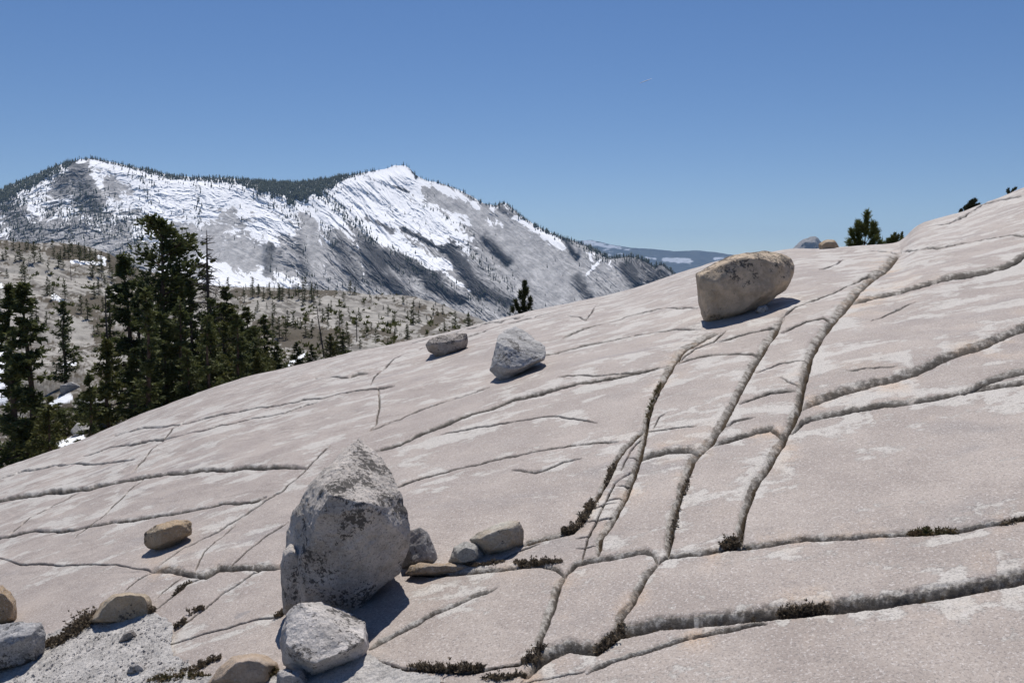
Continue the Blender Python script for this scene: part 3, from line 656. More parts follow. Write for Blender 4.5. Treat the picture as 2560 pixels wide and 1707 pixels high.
    rk = n.mix(n.ramp(n.noise(n.mapping(n.pos, (1, .5, 1)), .02, 8, .7), .3, .7), (.26, .257, .26), (.56, .55, .54))
    rk = n.mix(n.attr('dark'), rk, (.030, .031, .036))
    col = n.mix(n.attr('snow'), rk, (.88, .89, .91))
    mt = n.done(col, n.bump(n.noise(n.pos, .05, 8, .7), .5, 9.))
    o = grid_object('mountain', P, rows + 3, cols, mt, dict(snow=np.concatenate([snow, z3]), dark=np.concatenate([dark, z3])))
    tag(o, 'long snow covered granite mountain ridge across the valley', None, None, 'structure')
    return x, y, d, S, cliff, slabz, ridge, px
mx, my, md_, mS, mcl, msl, mridge, mpx = build_mountain()

def cone_trees(name, base, hs, mat, seed, tiers=2, wid=.17, sides=5):
    rng = np.random.default_rng(seed); V = []; Fc = []; k = 0
    n = len(base); ang = np.linspace(0, 2 * math.pi, sides, endpoint=False)
    allV = []; allF = []
    for t in range(tiers):
        f0 = .06 + .42 * t / max(1, tiers - 1) if tiers > 1 else .05; f1 = 1.0 if t == tiers - 1 else .68
        rad = hs * wid * (1 - .45 * t) * rng.uniform(.75, 1.3, n)
        a = ang[None] + rng.uniform(0, 6, n)[:, None]; rr = rad[:, None] * rng.uniform(.6, 1.25, (n, sides))
        ring = np.stack([base[:, 0:1] + np.cos(a) * rr, base[:, 1:2] + np.sin(a) * rr, base[:, 2:3] + (hs * f0)[:, None] * rng.uniform(.8, 1.3, (n, sides))], -1)
        top = base + np.stack([rng.normal(0, .02, n) * hs, rng.normal(0, .02, n) * hs, hs * f1], -1)
        v = np.concatenate([ring, top[:, None]], 1).reshape(-1, 3)
        off = k + np.arange(n) * (sides + 1)
        f = np.stack([np.stack([off + i, off + (i + 1) % sides, off + sides], -1) for i in range(sides)], 1).reshape(-1, 3)
        allV.append(v); allF.append(f); k += len(v)
    V = np.vstack(allV); Fc = np.vstack(allF)
    me = bpy.data.meshes.new(name); me.vertices.add(len(V)); me.vertices.foreach_set('co', V.astype(np.float32).ravel())
    me.loops.add(Fc.size); me.loops.foreach_set('vertex_index', Fc.astype(np.int32).ravel()); me.polygons.add(len(Fc))
    me.polygons.foreach_set('loop_start', np.arange(0, Fc.size, 3, dtype=np.int32)); me.polygons.foreach_set('loop_total', np.full(len(Fc), 3, dtype=np.int32))
    me.update(calc_edges=True); me.materials.append(mat)
    o = bpy.data.objects.new(name, me); COL.objects.link(o); return o

def build_forest():
    rng = np.random.default_rng(5)
    rg = np.interp(mx, mpx, mridge); below = my - rg
    thick = np.interp(mx, [-420, 0, 60, 150, 175, 205, 300, 380, 450, 560, 620, 680, 740, 800, 860, 880, 1010, 1090, 1200, 1320, 1360, 1420, 1720], [60, 30, 26, 14, 1, 2, 6, 10, 8, 14, 30, 48, 30, 7, 3, 0, 2, 3, 6, 5, 8, 3, 3])
    den = np.interp(mx, [540, 600, 760, 830], [5, 11, 11, 4.]) * (below < thick * (1 + .5 * fbm2(mx / 14, my / 14, 2, 8)))
    den = den + .30 * (below < thick * 2.4)
    tr = [(10, 470, 60, 545, 30, .75), (100, 470, 150, 530, 25, .45), (195, 470, 300, 520, 34, 1.0), (160, 500, 240, 530, 20, .6), (325, 410, 345, 455, 14, .7), (453, 425, 455, 520, 7, .9), (372, 478, 374, 488, 4, .8), (300, 400, 350, 415, 10, .5), (735, 440, 778, 482, 11, 1.3), (778, 482, 857, 550, 11, 1.2), (857, 550, 1000, 632, 7, .7), (745, 520, 765, 560, 12, .7),
          (969, 470, 1094, 538, 4.5, .8), (1060, 555, 1135, 635, 11, .5), (945, 596, 960, 620, 10, .6), (1220, 512, 1276, 540, 6, .6), (616, 565, 620, 625, 6, .9), (700, 550, 706, 630, 6, .5), (640, 440, 700, 460, 16, .8), (1000, 640, 1200, 730, 14, .25), (900, 610, 1000, 660, 10, .3), (80, 530, 330, 600, 18, .12), (1360, 595, 1440, 600, 6, .8), (640, 640, 900, 670, 20, .2), (1120, 610, 1200, 700, 14, .3), (60, 420, 140, 400, 12, .7), (120, 395, 215, 480, 14, .15)]
    den = den + strokes(mx + 6 * fbm2(mx / 12, my / 12, 2, 9), my, tr) + .012
    den = np.where(below < -1, 0, den) * (1 - .3 * np.clip(msl, 0, 1))
    vis = (mx > -120) & (mx < 1600) & (my < 760)
    den = np.where(vis, den, 0)
    # one grid cell ~ 1.1 x 0.85 px
    p = den / 26.
    pick = np.nonzero(rng.random(len(p)) < p)[0]
    x = mx[pick] + rng.uniform(-.6, .6, len(pick)); y = my[pick]
    U, V = uv(x, y); d = md_[pick]
    base = np.stack([U * d, d, V * d - 1.5], 1)
    hs = rng.uniform(11, 30, len(pick)) * (1 + .45 * fbm2(x / 9, y / 9, 2, 18)) * np.where(rg[pick] > y - thick[pick] * 1.2, 1.0, .95)
    o = cone_trees('forest', base, hs, M_folf, 3, 2, .17, 5)
    tag(o, 'dark conifer forest scattered over the snowy mountain ridge', 'forest', None, 'stuff')
    print('forest trees', len(pick))
build_forest()

# ---------------------------------------------------------------- far hills, far dome
def build_hills():
    rows, cols = 120, 700
    px = np.linspace(1180, 2500, cols)
    rd = np.interp(px, [1180, 1300, 1330, 1360, 1400, 1450, 1500, 1550, 1600, 1650, 1700, 1760, 1900, 2500], [575, 558, 553, 551, 561, 569, 572, 577, 575, 580, 588, 592, 598, 604]) + 1.2 * fbm2(px / 16, px * 0, 4, 4)
    s = np.linspace(0, 1, rows); PX = np.tile(px, (rows, 1)); PY = 720 + (rd - 720) * s[:, None]
    x, y = PX.ravel(), PY.ravel(); U, V = uv(x, y)
    d = 17000 + 7000 * np.repeat(s, cols) + 300 * ridge2(x / 110, y / 20, 4, 5) * (1 - np.repeat(s, cols) ** 3)
    P = np.stack([U * d, d, V * d], 1)
    b = strokes(x, y, [(1345, 556, 1400, 566, 6, .8), (1400, 566, 1450, 574, 4, .6), (1525, 596, 1585, 600, 6, .9), (1640, 594, 1662, 592, 3, .7), (1485, 592, 1505, 594, 3, .7), (1380, 580, 1440, 592, 8, .4)])
    snow = sstep(.25, .4, b * .6 + .5 * fbm2(x / 18, y / 4, 4, 6))
    n = NB('far_forest_slope', .95)
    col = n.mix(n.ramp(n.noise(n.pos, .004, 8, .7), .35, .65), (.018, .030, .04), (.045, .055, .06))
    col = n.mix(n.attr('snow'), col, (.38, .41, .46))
    P = np.vstack([P, P[-cols:] + np.array([0, 1500., -700.])])
    o = grid_object('far_hills', P, rows + 1, cols, n.done(col), dict(snow=np.concatenate([snow, np.zeros(cols)])))
    tag(o, 'blue forested hills with snow patches on the horizon', None, None, 'structure')
build_hills()
M_dome = mat_rock('far_dome_granite', (.30, .29, .28), lich=.3, scale=.006, seed=3, contrast=.3)
o = boulder('rock_dome', 'distant bare grey granite dome showing over the skyline left of a tan boulder', [(1800,590),(1814,576),(1824,567),(1834,556),(1849,547),(1862,543),(1874,543),(1881,548),(1887,557),(1891,575),(1895,600),(1840,610)], 9500, 170, M_dome, seed=33, vox=5, sm=5, cat='rock dome',
        front=[(1830, 570, -80), (1850, 556, -150), (1872, 556, -190), (1878, 580, -260), (1840, 590, -200)])


# ---------------------------------------------------------------- valley ground and the pale slope across it
VC = [(-900, 520), (-300, 540), (0, 553), (60, 560), (110, 568), (170, 576), (230, 592), (280, 612), (330, 632), (400, 648), (470, 656), (530, 663), (600, 662), (700, 668), (790, 670), (850, 680), (900, 690), (950, 700), (1000, 713), (1060, 735), (1100, 750), (1200, 800), (1500, 900), (2600, 1000)]
vcu, vcv = uv([p[0] for p in VC], [p[1] for p in VC])
KN = [  # rock knobs: grid x, distance, half width (m across), half depth, height
    (80, 235, 34, 45, 6.5), (240, 330, 40, 50, 7), (150, 130, 12, 13, 4.6), (215, 110, 9, 12, 3.6), (620, 200, 16, 22, 3), (30, 150, 14, 12, 2.5), (1000, 600, 60, 70, 10), (700, 500, 60, 60, 8), (300, 560, 60, 60, 12), (60, 480, 55, 70, 12), (860, 420, 40, 50, 4)]
def valley_yc(u): return np.interp(u, [-1, -.58, -.3, 0, 1], [620, 640, 820, 900, 900])
def valley_z(u, y):
    sl = np.interp(u, _ug, _vg); sl = np.where(u > .05, sl - (u - .05) * 1.2, sl)
    vn = sl - .030 - .02 * np.clip(-u, 0, .6); vc = np.interp(u, vcu, vcv); yc = valley_yc(u)
    t = np.log(y / 60.) / np.log(yc / 60.); t1 = np.clip(t, 0, 1)
    v = vn + (vc - vn) * (.45 * t1 + .55 * (1 - (1 - t1) ** 1.5)) ** .95
    v = np.where(t < 0, vn + t * .12, v)
    x = u * y; z = v * y
    z = z - np.clip(y - yc, 0, None) ** 1.2 * .38
    fade = sstep(45, 90, y)
    z += fade * y * (.0065 * fbm2(x / 60, y / 60, 4, 101) * sstep(1.0, .8, t) + .0022 * np.clip(ridge2(x / 14, y / 14, 4, 102), -.3, 1))
    for kx, kd, a, b, h in KN:
        ku = float(uv(kx, 600)[0]); q = ((x - ku * kd) / a) ** 2 + ((y - kd) / b) ** 2
        z += h * np.clip(1 - q, 0, 1) ** .7 * .8
    return z
def build_valley():
    uc = np.concatenate([np.linspace(-1.1, -.62, 60, endpoint=False), np.linspace(-.62, .02, 900), np.linspace(.03, 1.1, 60)])
    yr = np.concatenate([np.geomspace(38, 300, 380, endpoint=False), np.geomspace(300, 980, 420), np.geomspace(1000, 3800, 40)])
    U, Y = np.meshgrid(uc, yr); rows, cols = U.shape; U, Y = U.ravel(), Y.ravel(); X = U * Y; Z = valley_z(U, Y)
    px, py = XY(U, Z / Y)
    P = np.stack([X, Y, Z], 1)
    farm = sstep(150, 330, Y)*.6
    # joints that run down to the right
    jn = ridge2(px / 60 + 4, (py - .35 * px) / 9, 4, 111) + .35 * fbm2(px / 14, py / 4, 3, 113)
    joint = sstep(.34, .5, jn) * sstep(-.25, .2, fbm2(px / 70, py / 22, 3, 116))
    br = .75 * fbm2(px / 38, py / 13, 4, 112) + .55 * fbm2(px / 9, py / 4, 3, 114)
    bb = strokes(px, py, [(0, 556, 280, 606, 12, .5), (160, 570, 420, 660, 20, .45), (200, 690, 330, 720, 16, .6), (100, 690, 230, 735, 14, .45), (230, 770, 330, 800, 16, .7), (540, 672, 760, 672, 9, .5), (900, 700, 1060, 740, 7, .3), (975, 760, 1010, 730, 9, .9), (600, 760, 760, 800, 20, .5), (260, 640, 330, 690, 25, .3), (600, 740, 800, 775, 14, .35), (0, 700, 180, 760, 26, -.7), (60, 600, 130, 640, 18, -.3), (600, 700, 1000, 730, 14, -.2), (750, 700, 960, 760, 20, -.15), (840, 760, 960, 790, 10, .3)])
    brush = sstep(.06, .15, br + bb - .17 * farm)
    near = sstep(150, 95, Y)
    brush = np.clip(np.maximum(brush, near * sstep(-.15, .1, br + .12)), 0, 1)
    sn = strokes(px + 4 * fbm2(px / 9, py / 7, 3, 118), py + 4 * fbm2(px / 9, py / 7, 3, 119), [(122, 680, 145, 692, 5, 1.), (0, 800, 6, 915, 13, 1.1), (122, 928, 160, 912, 9, 1.), (138, 1018, 188, 1004, 8, 1.1), (150, 838, 172, 834, 5, 1.), (165, 601, 240, 606, 4, 1.), (228, 590, 240, 596, 5, 1), (660, 838, 700, 815, 5, .7), (0, 655, 4, 660, 4, 1)])
    snow = sstep(.42, .55, sn + .12 * fbm2(px / 6, py / 5, 3, 120))
    n = NB('valley_ground', .92)
    rk = n.mix(n.ramp(n.noise(n.mapping(n.pos, (1, 1, 2)), .09, 8, .65), .32, .68), (.22, .208, .188), (.40, .378, .342))
    rk = n.mix(n.math('MULTIPLY', n.attr('joint'), .75), rk, (.10, .09, .08))
    bc = n.mix(n.noise(n.pos, .35, 5, .7), (.045, .038, .030), (.115, .095, .065))
    col = n.mix(n.attr('brush'), rk, bc); col = n.mix(n.attr('snow'), col, (.86, .88, .91))
    o = grid_object('valley_ground', P, rows, cols, n.done(col, n.bump(n.noise(n.pos, 1.0, 8, .7), .6, .5)), dict(joint=joint, brush=brush, snow=snow))
    tag(o, 'pale granite valley slope with brush patches and snow remnants', None, None, 'structure')
build_valley()
def vz(X, d):
    u = float(uv(X, 700)[0]); return u * d, d, float(valley_z(np.array([u]), np.array([float(d)]))[0])

# ---------------------------------------------------------------- conifers
def needle_cards(P, D, n, ln, wd, rng, spread=.9, flat=.55):
    """n little triangles round every point of P, pointing roughly along D"""
    m = len(P); Pn = np.repeat(P, n, 0); Dn = np.repeat(D, n, 0)
    Q = rng.normal(0, 1, (m * n, 3)); Q /= np.linalg.norm(Q, axis=1)[:, None]
    A = Dn + Q * spread; A[:, 2] *= flat if flat < 1 else 1; A /= np.linalg.norm(A, axis=1)[:, None] + 1e-6
    B = np.cross(A, rng.normal(0, 1, (m * n, 3))); B /= np.linalg.norm(B, axis=1)[:, None] + 1e-6
    L = (ln * rng.uniform(.6, 1.3, m * n))[:, None]; W = (wd * rng.uniform(.6, 1.4, m * n))[:, None]
    O = Pn + rng.normal(0, .18, (m * n, 3)) * ln
    V = np.stack([O - B * W, O + B * W, O + A * L + B * W * .4, O + A * L - B * W * .4], 1).reshape(-1, 3)
    Fq = np.arange(m * n * 4).reshape(-1, 4); return V, Fq
def tube(pts, rad, sides=7):
    V = []; Fq = []
    pts = [np.array(p, float) for p in pts]
    for i, p in enumerate(pts):
        t = pts[min(i + 1, len(pts) - 1)] - pts[max(i - 1, 0)]; t /= np.linalg.norm(t) + 1e-9
        a = np.cross(t, [0.3, 1, .1]); a /= np.linalg.norm(a) + 1e-9; b = np.cross(t, a)
        for k in range(sides):
            an = 2 * math.pi * k / sides; V.append(p + rad[i] * (math.cos(an) * a + math.sin(an) * b))
    for i in range(len(pts) - 1):
        for k in range(sides): Fq.append((i * sides + k, i * sides + (k + 1) % sides, (i + 1) * sides + (k + 1) % sides, (i + 1) * sides + k))
    V.append(pts[-1]); e = len(V) - 1; o = (len(pts) - 1) * sides
    for k in range(sides): Fq.append((o + k, o + (k + 1) % sides, e))
    return V, Fq
def join(parts):
    V = []; Fq = []
    for v, f in parts:
        o = len(V); V.extend([tuple(q) for q in v]); Fq.extend([tuple(int(i) + o for i in ff) for ff in f])
    return V, Fq
def conifer_geo(H, Wd, seed, kind='fir', dens=1.):
    rng = np.random.default_rng(seed); lean = rng.normal(0, .012, 2) * H
    def axis(h): return np.array([lean[0] * (h / H) ** 2 + .006 * H * math.sin(h * 9 / H + seed), lean[1] * (h / H) ** 2, h])
    hs = np.linspace(0, H, 12); tr = tube([axis(h) for h in hs], [max(.02, .020 * H * (1 - h / H) ** .8 + .01) * (1.25 if i == 0 else 1) for i, h in enumerate(hs)], 8)
    wood = [tr]; PP = []; DD = []
    if kind == 'fir': nb = int(95 * dens); lo = .05
    elif kind == 'pine': nb = int(62 * dens); lo = .42
    else: nb = int(70 * dens); lo = .10
    gap = rng.uniform(0, 6.28, 3)
    for i in range(nb):
        f = lo + (1 - lo) * (i + rng.random()) / nb; f = min(f, .985); az = rng.uniform(0, 6.28)
        if math.cos(az - gap[0] - 5 * f) > .80 or math.sin(f * 38 + gap[1]) > .82: continue
        if kind == 'fir': L = Wd * 1.2 * (max(0, 1 - f) ** .8 + .04) * rng.uniform(.45, 1.2); up = -.15 + .45 * f
        elif kind == 'pine':
            q = (f - lo) / (1 - lo); L = Wd * (math.sin(math.pi * min(1, q * .86 + .16)) ** .8) * rng.uniform(.3, 1.15); up = .05 + .75 * q
            if rng.random() < .12: L *= 1.5
        else: L = Wd * ((1 - f) ** .6 + .02) * rng.uniform(.6, 1.1); up = .1 + .5 * f
        d = np.array([math.cos(az), math.sin(az), up]); p0 = axis(f * H); ns = max(3, int(L / (.035 * H)) + 1)
        pts = [p0 + d * L * t + np.array([0, 0, -.10 * L * t * t * (1 if kind == 'fir' else -.5)]) for t in np.linspace(0, 1, 4)]
        wood.append(tube(pts, [.0038 * H * (1 - .8 * t) * (.5 + L / Wd) for t in (0, .33, .66, 1)], 4))
        for t in np.linspace(.22 if kind != 'pine' else .5, 1, ns):
            c = p0 + d * L * t + np.array([0, 0, -.10 * L * t * t * (1 if kind == 'fir' else -.5)])
            sp = .17 * L * (1.2 - .5 * t) if kind != 'pine' else .14 * L + .012 * H
            for _ in range(3 if kind != 'pine' else 5):
                side = rng.normal(0, 1, 3); side[2] *= .35 if kind == 'fir' else .6; PP.append(c + side * sp); DD.append(d * .8 + np.array([0, 0, .25 if kind == 'pine' else -.12]))
    for f in np.linspace(.8, 1, 10): PP.append(axis(f * H) + rng.normal(0, .006 * H, 3)); DD.append(np.array([0, 0, 1.]))
    V, Fq = needle_cards(np.array(PP), np.array(DD), 6 if kind != 'pine' else 7, .022 * H + .07, .0055 * H + .010, rng)
    return join(wood), (V.tolist(), Fq.tolist())
def near_tree(name, label, X, top, d, Wpx, kind, mat, seed, dens=1., group=None):
    x, y, z = vz(X, d); zt = float(uv(X, top)[1]) * d; z -= .4; H = zt - z
    if H < 2.0: return
    wood, fol = conifer_geo(H, Wpx * d / F / 2, seed, kind, dens)
    e = empty(name, (x, y, z)); tag(e, label, 'tree', group)
    mesh_obj('trunk', wood[0], wood[1], M_bark, e, True); mesh_obj('crown', fol[0], fol[1], mat, e)
    return e
G1 = 'dark conifers standing below the slab'
near_tree('pine_tree', 'tallest pine with ragged clumpy crown left of the bare dead tree', 372, 508, 84, 165, 'pine', M_fol, 1, .95, G1)
TR = [  # X, top, dist, width px, kind, mat, dens, label
 (62, 652, 66, 150, 'fir', 0, 1.2, 'leftmost big fir with bare lower trunk at the left edge of the photo'),
 (16, 655, 74, 90, 'fir', 0, .8, 'narrow fir cut by the left edge of the photo behind the leftmost big fir'),
 (142, 694, 110, 78, 'dense', 0, .9, 'bushy round topped conifer on pale rock between the leftmost fir and the dark tree mass'),
 (236, 775, 62, 120, 'fir', 1, 1.0, 'broad low fir nearest to the slab edge on the left'),
 (196, 860, 58, 80, 'fir', 0, .8, 'short fir in front of the broad low fir'),
 (296, 585, 90, 120, 'fir', 0, 1.2, 'tall dense fir forming the left edge of the dark tree mass'),
 (334, 640, 78, 110, 'fir', 0, 1.0, 'dark fir left in front of the tallest pine'),
 (410, 628, 88, 120, 'dense', 0, 1.2, 'dense conifer right under the crown of the tallest pine'),
 (440, 642, 80, 90, 'fir', 0, 1.0, 'fir between the tallest pine and the dead tree'),
 (520, 660, 92, 100, 'fir', 0, 1.1, 'tall fir just right of the dead tree'),
 (566, 706, 84, 100, 'fir', 1, 1.0, 'olive green fir, second to the right of the dead tree'),
 (604, 724, 96, 80, 'fir', 0, 1.0, 'dark slender fir behind the olive green fir'),
 (375, 720, 66, 150, 'dense', 0, 1.1, 'wide dark conifer in front of the foot of the tallest pine'),
 (480, 745, 68, 120, 'fir', 1, 1.0, 'green fir in front of the foot of the dead tree'),
 (300, 800, 64, 110, 'fir', 0, .9, 'dark fir at the slab edge below the tallest dense fir'),
 (545, 790, 70, 90, 'fir', 1, .9, 'small olive fir at the slab edge below the slender fir'),
 (430, 800, 62, 110, 'fir', 0, .9, 'low dark fir at the slab edge in the middle of the tree mass'),
 (632, 790, 90, 46, 'fir', 0, .8, 'short narrow fir right of the dark tree mass'),
 (680, 786, 100, 50, 'fir', 0, .8, 'isolated small fir over white rocks near the slab edge'),
 (714, 790, 110, 34, 'fir', 0, .7, 'thin little fir left of the yellowish pine'),
 (756, 768, 100, 56, 'dense', 1, .8, 'yellowish green young conifer near the slab edge'),
 (786, 757, 120, 40, 'fir', 0, .7, 'small dark fir just right of the yellowish conifer'),
 (585, 810, 68, 80, 'fir', 1, .8, 'low green fir at the slab edge right of the small olive fir'),
 (250, 655, 150, 60, 'fir', 0, .8, 'faint fir standing farther back left of the tall dense fir'),
]
for i, (X, top, d, wp, kd, mt, dn, lb) in enumerate(TR):
    near_tree('fir_tree' if kd == 'fir' else 'conifer_tree', lb, X, top, d, wp, kd, M_fol2 if mt else M_fol, 10 + i, dn * 1.25, G1)

rng = np.random.default_rng(91)
ENV = ([60, 120, 170, 230, 262, 290, 330, 400, 450, 520, 560, 620, 660, 700, 760], [880, 900, 880, 800, 700, 620, 640, 640, 680, 680, 715, 765, 800, 815, 800])
for i in range(34):
    X = rng.uniform(255, 650) if i < 27 else rng.uniform(60, 230); top = float(np.interp(X, *ENV)) + abs(rng.normal(0, 55)) + 6; d = rng.uniform(58, 100)
    near_tree('conifer_tree', 'dark conifer packed inside the shaded tree mass below the slab' if i < 27 else 'low dark conifer among the rocks at the far left below the slab', X, top, d, rng.uniform(70, 130), ['fir', 'dense'][i % 2], M_fol if i % 3 else M_fol2, 400 + i, .9, 'conifers packed in the tree mass' if i < 27 else 'low conifers among the left rocks')

def snag(name, label, X, top, d, nb, L0, seed, tilt=0.):
    rng = np.random.default_rng(seed); x, y, z = vz(X, d); z -= .3; H = float(uv(X, top)[1]) * d - z
    hs = np.linspace(0, H, 14); ax = lambda h: np.array([tilt * h + .004 * H * math.sin(h * 7 / H), 0, h])
    e = empty(name, (x, y, z)); tag(e, label, 'dead tree')
    v, f = tube([ax(h) for h in hs], [.0145 * H * (1 - h / H) ** .75 + .025 for h in hs], 8); parts = [(v, f)]
    for i in range(nb):
        fr = rng.uniform(.28, .97); az = rng.uniform(0, 6.28); L = L0 * (1.1 - fr) ** .6 * rng.uniform(.4, 1.2)
        d0 = np.array([math.cos(az), math.sin(az), rng.uniform(-.45, .2)]); p = ax(fr * H); k = rng.uniform(-.25, .1)
        pts = [p + d0 * L * t + np.array([0, 0, k * L * t * t]) + rng.normal(0, .03 * L, 3) * t for t in (0, .3, .65, 1)]
        parts.append(tube(pts, [.055, .04, .028, .012], 4))
        for _ in range(3):
            t = rng.uniform(.3, .95); q = p + d0 * L * t; dd = d0 + rng.normal(0, .6, 3); parts.append(tube([q, q + dd * L * .28], [.024, .008], 3))
    v, f = join(parts); mesh_obj('trunk', v, f, M_dead, e, True)
snag('dead_tree', 'tall bare dead conifer with thin drooping branches right of the tallest pine', 481, 528, 80, 95, 2.6, 3, -.004)
snag('dead_tree', 'bare grey snag rising left of the dark tree mass', 243, 668, 105, 10, .7, 4)
snag('dead_tree', 'thin forked dead tree leaning left above the small firs', 742, 700, 120, 7, 2.0, 5, -.12)
snag('dead_tree', 'short straight dead trunk on the pale slope behind the small firs', 818, 722, 150, 4, .5, 6)
snag('dead_tree', 'small bare trunk standing on the far slope near the left crest', 166, 600, 420, 12, 1.4, 7)

# little conifers on the pale slope
def small_variants():
    out = []
    for s in range(6):
        wood, fol = conifer_geo(10., [2.2, 2.8, 1.8, 2.4, 3.2, 2.4][s], 200 + s, ['fir', 'dense', 'fir', 'fir', 'dense', 'dense'][s], .6)
        n0 = len(wood[0]); V = list(wood[0]) + [tuple(v) for v in fol[0]]; Fq = list(wood[1]) + [tuple(i + n0 for i in f) for f in fol[1]]
        o = mesh_obj('slope_conifer', V, Fq, [M_bark, M_fol], mi=[0] * len(wood[1]) + [1] * len(fol[1])); out.append(o)
    return out
vars_ = small_variants(); rng = np.random.default_rng(77)
SL = []
# hand placed: X, base Y, height px
HP = [(20,600,26),(52,600,34),(84,610,44),(98,606,30),(60,650,44),(52,668,22),(110,680,40),(124,690,26),(150,690,36),(172,590,26),(188,604,40),(200,606,36),(212,608,34),(224,610,32),(238,612,28),(216,642,40),(228,676,30),(236,640,38),(256,640,26),(262,655,24),
      (82,740,52),(70,742,36),(105,750,30),(186,720,38),(200,735,44),(140,722,32),(20,640,20),(130,596,22),(145,600,24),(300,625,26),(310,635,30),(560,680,20),(580,684,26),(595,682,24),(606,690,28),(620,684,30),(642,690,34),(650,690,28),(665,684,22),(680,680,18),(700,690,24),(716,694,26),(730,682,18),
      (735,700,20),(760,716,24),(790,690,18),(800,720,14),(836,704,16),(740,740,14),(660,750,34),(672,752,30),(690,756,24),(700,772,34),(715,776,40),(840,776,30),(862,790,34),(890,796,20),(905,775,18),(935,772,14),(640,776,44),(655,782,40),(625,770,40),(735,790,30),(772,790,36),(800,800,28),(825,800,24),(880,712,12),(930,716,10),(980,735,10),(1000,700,8)]
for p in HP: SL.append(p)
while len(SL) < 225:
    X = rng.uniform(-40, 1090); c = float(np.interp(X, [p[0] for p in VC], [p[1] for p in VC]))
    lim = min(800, float(np.interp(X, [p[0] for p in sil], [p[1] for p in sil])))
    if 250 < X < 540 and rng.random() < .8: continue
    Y = c + (lim - c) * rng.random() ** 2.2
    w_ = fbm2(np.array([X / 60.]), np.array([Y / 25.]), 2, 5)[0]
    if w_ < .02 and rng.random() < .9: continue
    if 0 < X < 190 and 700 < Y < 770 and rng.random() < .8: continue
    k = (Y - 540) / 200
    SL.append((X, Y + 1, rng.gamma(4, 2.3) * (1 + .9 * max(0, k)) * (1.35 if X < 300 else 1)))
def ground_hit(X, Y):
    u, v = uv(X, Y); ys = np.geomspace(75, 950, 500); vv = valley_z(np.full(500, float(u)), ys) / ys
    k = np.nonzero(vv >= v)[0]
    return float(ys[k[0]]) if len(k) else float(ys[np.argmax(vv)])
used = [False] * 6
for i, (X, Y, hp) in enumerate(SL):
    d = ground_hit(X, Y); x, y, z = vz(X, d); k = int(rng.integers(0, 6))
    if used[k]: o = vars_[k].copy(); COL.objects.link(o)
    else: o = vars_[k]; used[k] = True
    s_ = hp * 1.12 * d / F / 10.; o.location = (x, y, z - .02 * s_ * 10); o.rotation_euler = (0, 0, rng.uniform(0, 6.28)); o.scale = (s_ * rng.uniform(.85, 1.15), s_, s_)
    cr_ = Y - float(np.interp(X, [p[0] for p in VC], [p[1] for p in VC])) < 16
    lb = ('small conifer on the crest of the pale slope ' if cr_ else 'small conifer dotted on the open pale slope ') + ('left of the tall dark trees' if X < 400 else 'right of the tall dark trees')
    tag(o, lb, 'tree', 'small conifers ' + ('on the slope crest ' if cr_ else 'on the open slope ') + ('left' if X < 400 else 'right') + ' of the tall trees')

# bushes as ground cover on the slope
def build_brush():
    rng = np.random.default_rng(31); n = 6000
    u = rng.uniform(-.62, .0, n); y = np.exp(rng.uniform(math.log(62), math.log(760), n)); z = valley_z(u, y); px, py = XY(u, z / y)
    br = .75 * fbm2(px / 38, py / 13, 4, 112) + .55 * fbm2(px / 9, py / 4, 3, 114); k = (br > .17) | (rng.random(n) < .02)
    P = np.stack([u * y, y, z], 1)[k]
    hs = rng.uniform(.5, 1.5, len(P)) * np.clip(P[:, 1] / 300, .5, 1.3)
    V, Fq = needle_cards(P, np.tile([0, 0, 1.], (len(P), 1)), 9, 1., .22, rng, 1.0, 1)
    hh = np.repeat(hs, 36)[:, None]; c = np.repeat(P, 36, 0); V = c + (V - c) * hh
    o = mesh_obj('brush', V, Fq.tolist(), M_fol2); tag(o, 'low dark manzanita brush spread over the valley slope', 'brush', None, 'stuff')
build_brush()

# rocks among the near trees
rocks = [(40, 1060, 60, 90), (20, 1035, 66, 60), (185, 985, 62, 70), (95, 1010, 60, 60), (150, 960, 70, 60), (175, 905, 84, 80), (200, 850, 100, 110), (150, 855, 104, 60), (120, 900, 90, 50), (250, 905, 75, 50), (185, 1000, 57, 60), (660, 835, 84, 34), (645, 822, 95, 30), (700, 828, 84, 30), (715, 808, 100, 30), (10, 985, 75, 50), (60, 960, 82, 44), (230, 820, 120, 60), (130, 960, 66, 40), (8, 1075, 54, 50), (740, 815, 95, 26), (300, 840, 100, 50)]
rr = np.random.default_rng(8)
vr_ = []
for i in range(5):
    r_ = np.random.default_rng(300 + i); pts = r_.normal(0, 1, (16, 3)); pts /= np.linalg.norm(pts, axis=1)[:, None]; pts *= np.array([1, .8, .62]) * r_.uniform(.8, 1.1, (16, 1))
    o = hull_rock('valley_rock', [Vector(p) for p in pts], RK_V, .07, 2, ((.8, .08), (.25, .03)), 50 + i, Vector((0, 0, 0))); vr_.append(o)
for i, (X, Y, d, wpx) in enumerate(rocks):
    o = vr_[i % 5] if i < 5 else vr_[i % 5].copy()
    if i >= 5: COL.objects.link(o)
    x, y, z = vz(X, d); s_ = wpx * d / F / 2; o.location = (x, y, z + .15 * s_); o.scale = (s_, s_ * .9, s_ * rr.uniform(.7, 1)); o.rotation_euler = (rr.uniform(-.3, .3), rr.uniform(-.3, .3), rr.uniform(0, 6))
    tag(o, 'pale angular rock lying among the conifers below the slab', 'rock', 'rocks among the valley conifers')
x, y, z = vz(25, 55)
v, f = tube([(-2.2, .6, .9), (-.6, .1, .55), (.8, -.2, .3), (2.0, -.4, .25)], [.16, .15, .13, .09], 8)
tag(mesh_obj('fallen_log', v, f, M_dead, None, True, loc=(x, y, z)), 'grey fallen log on the rocks at the left edge below the slab', 'log')

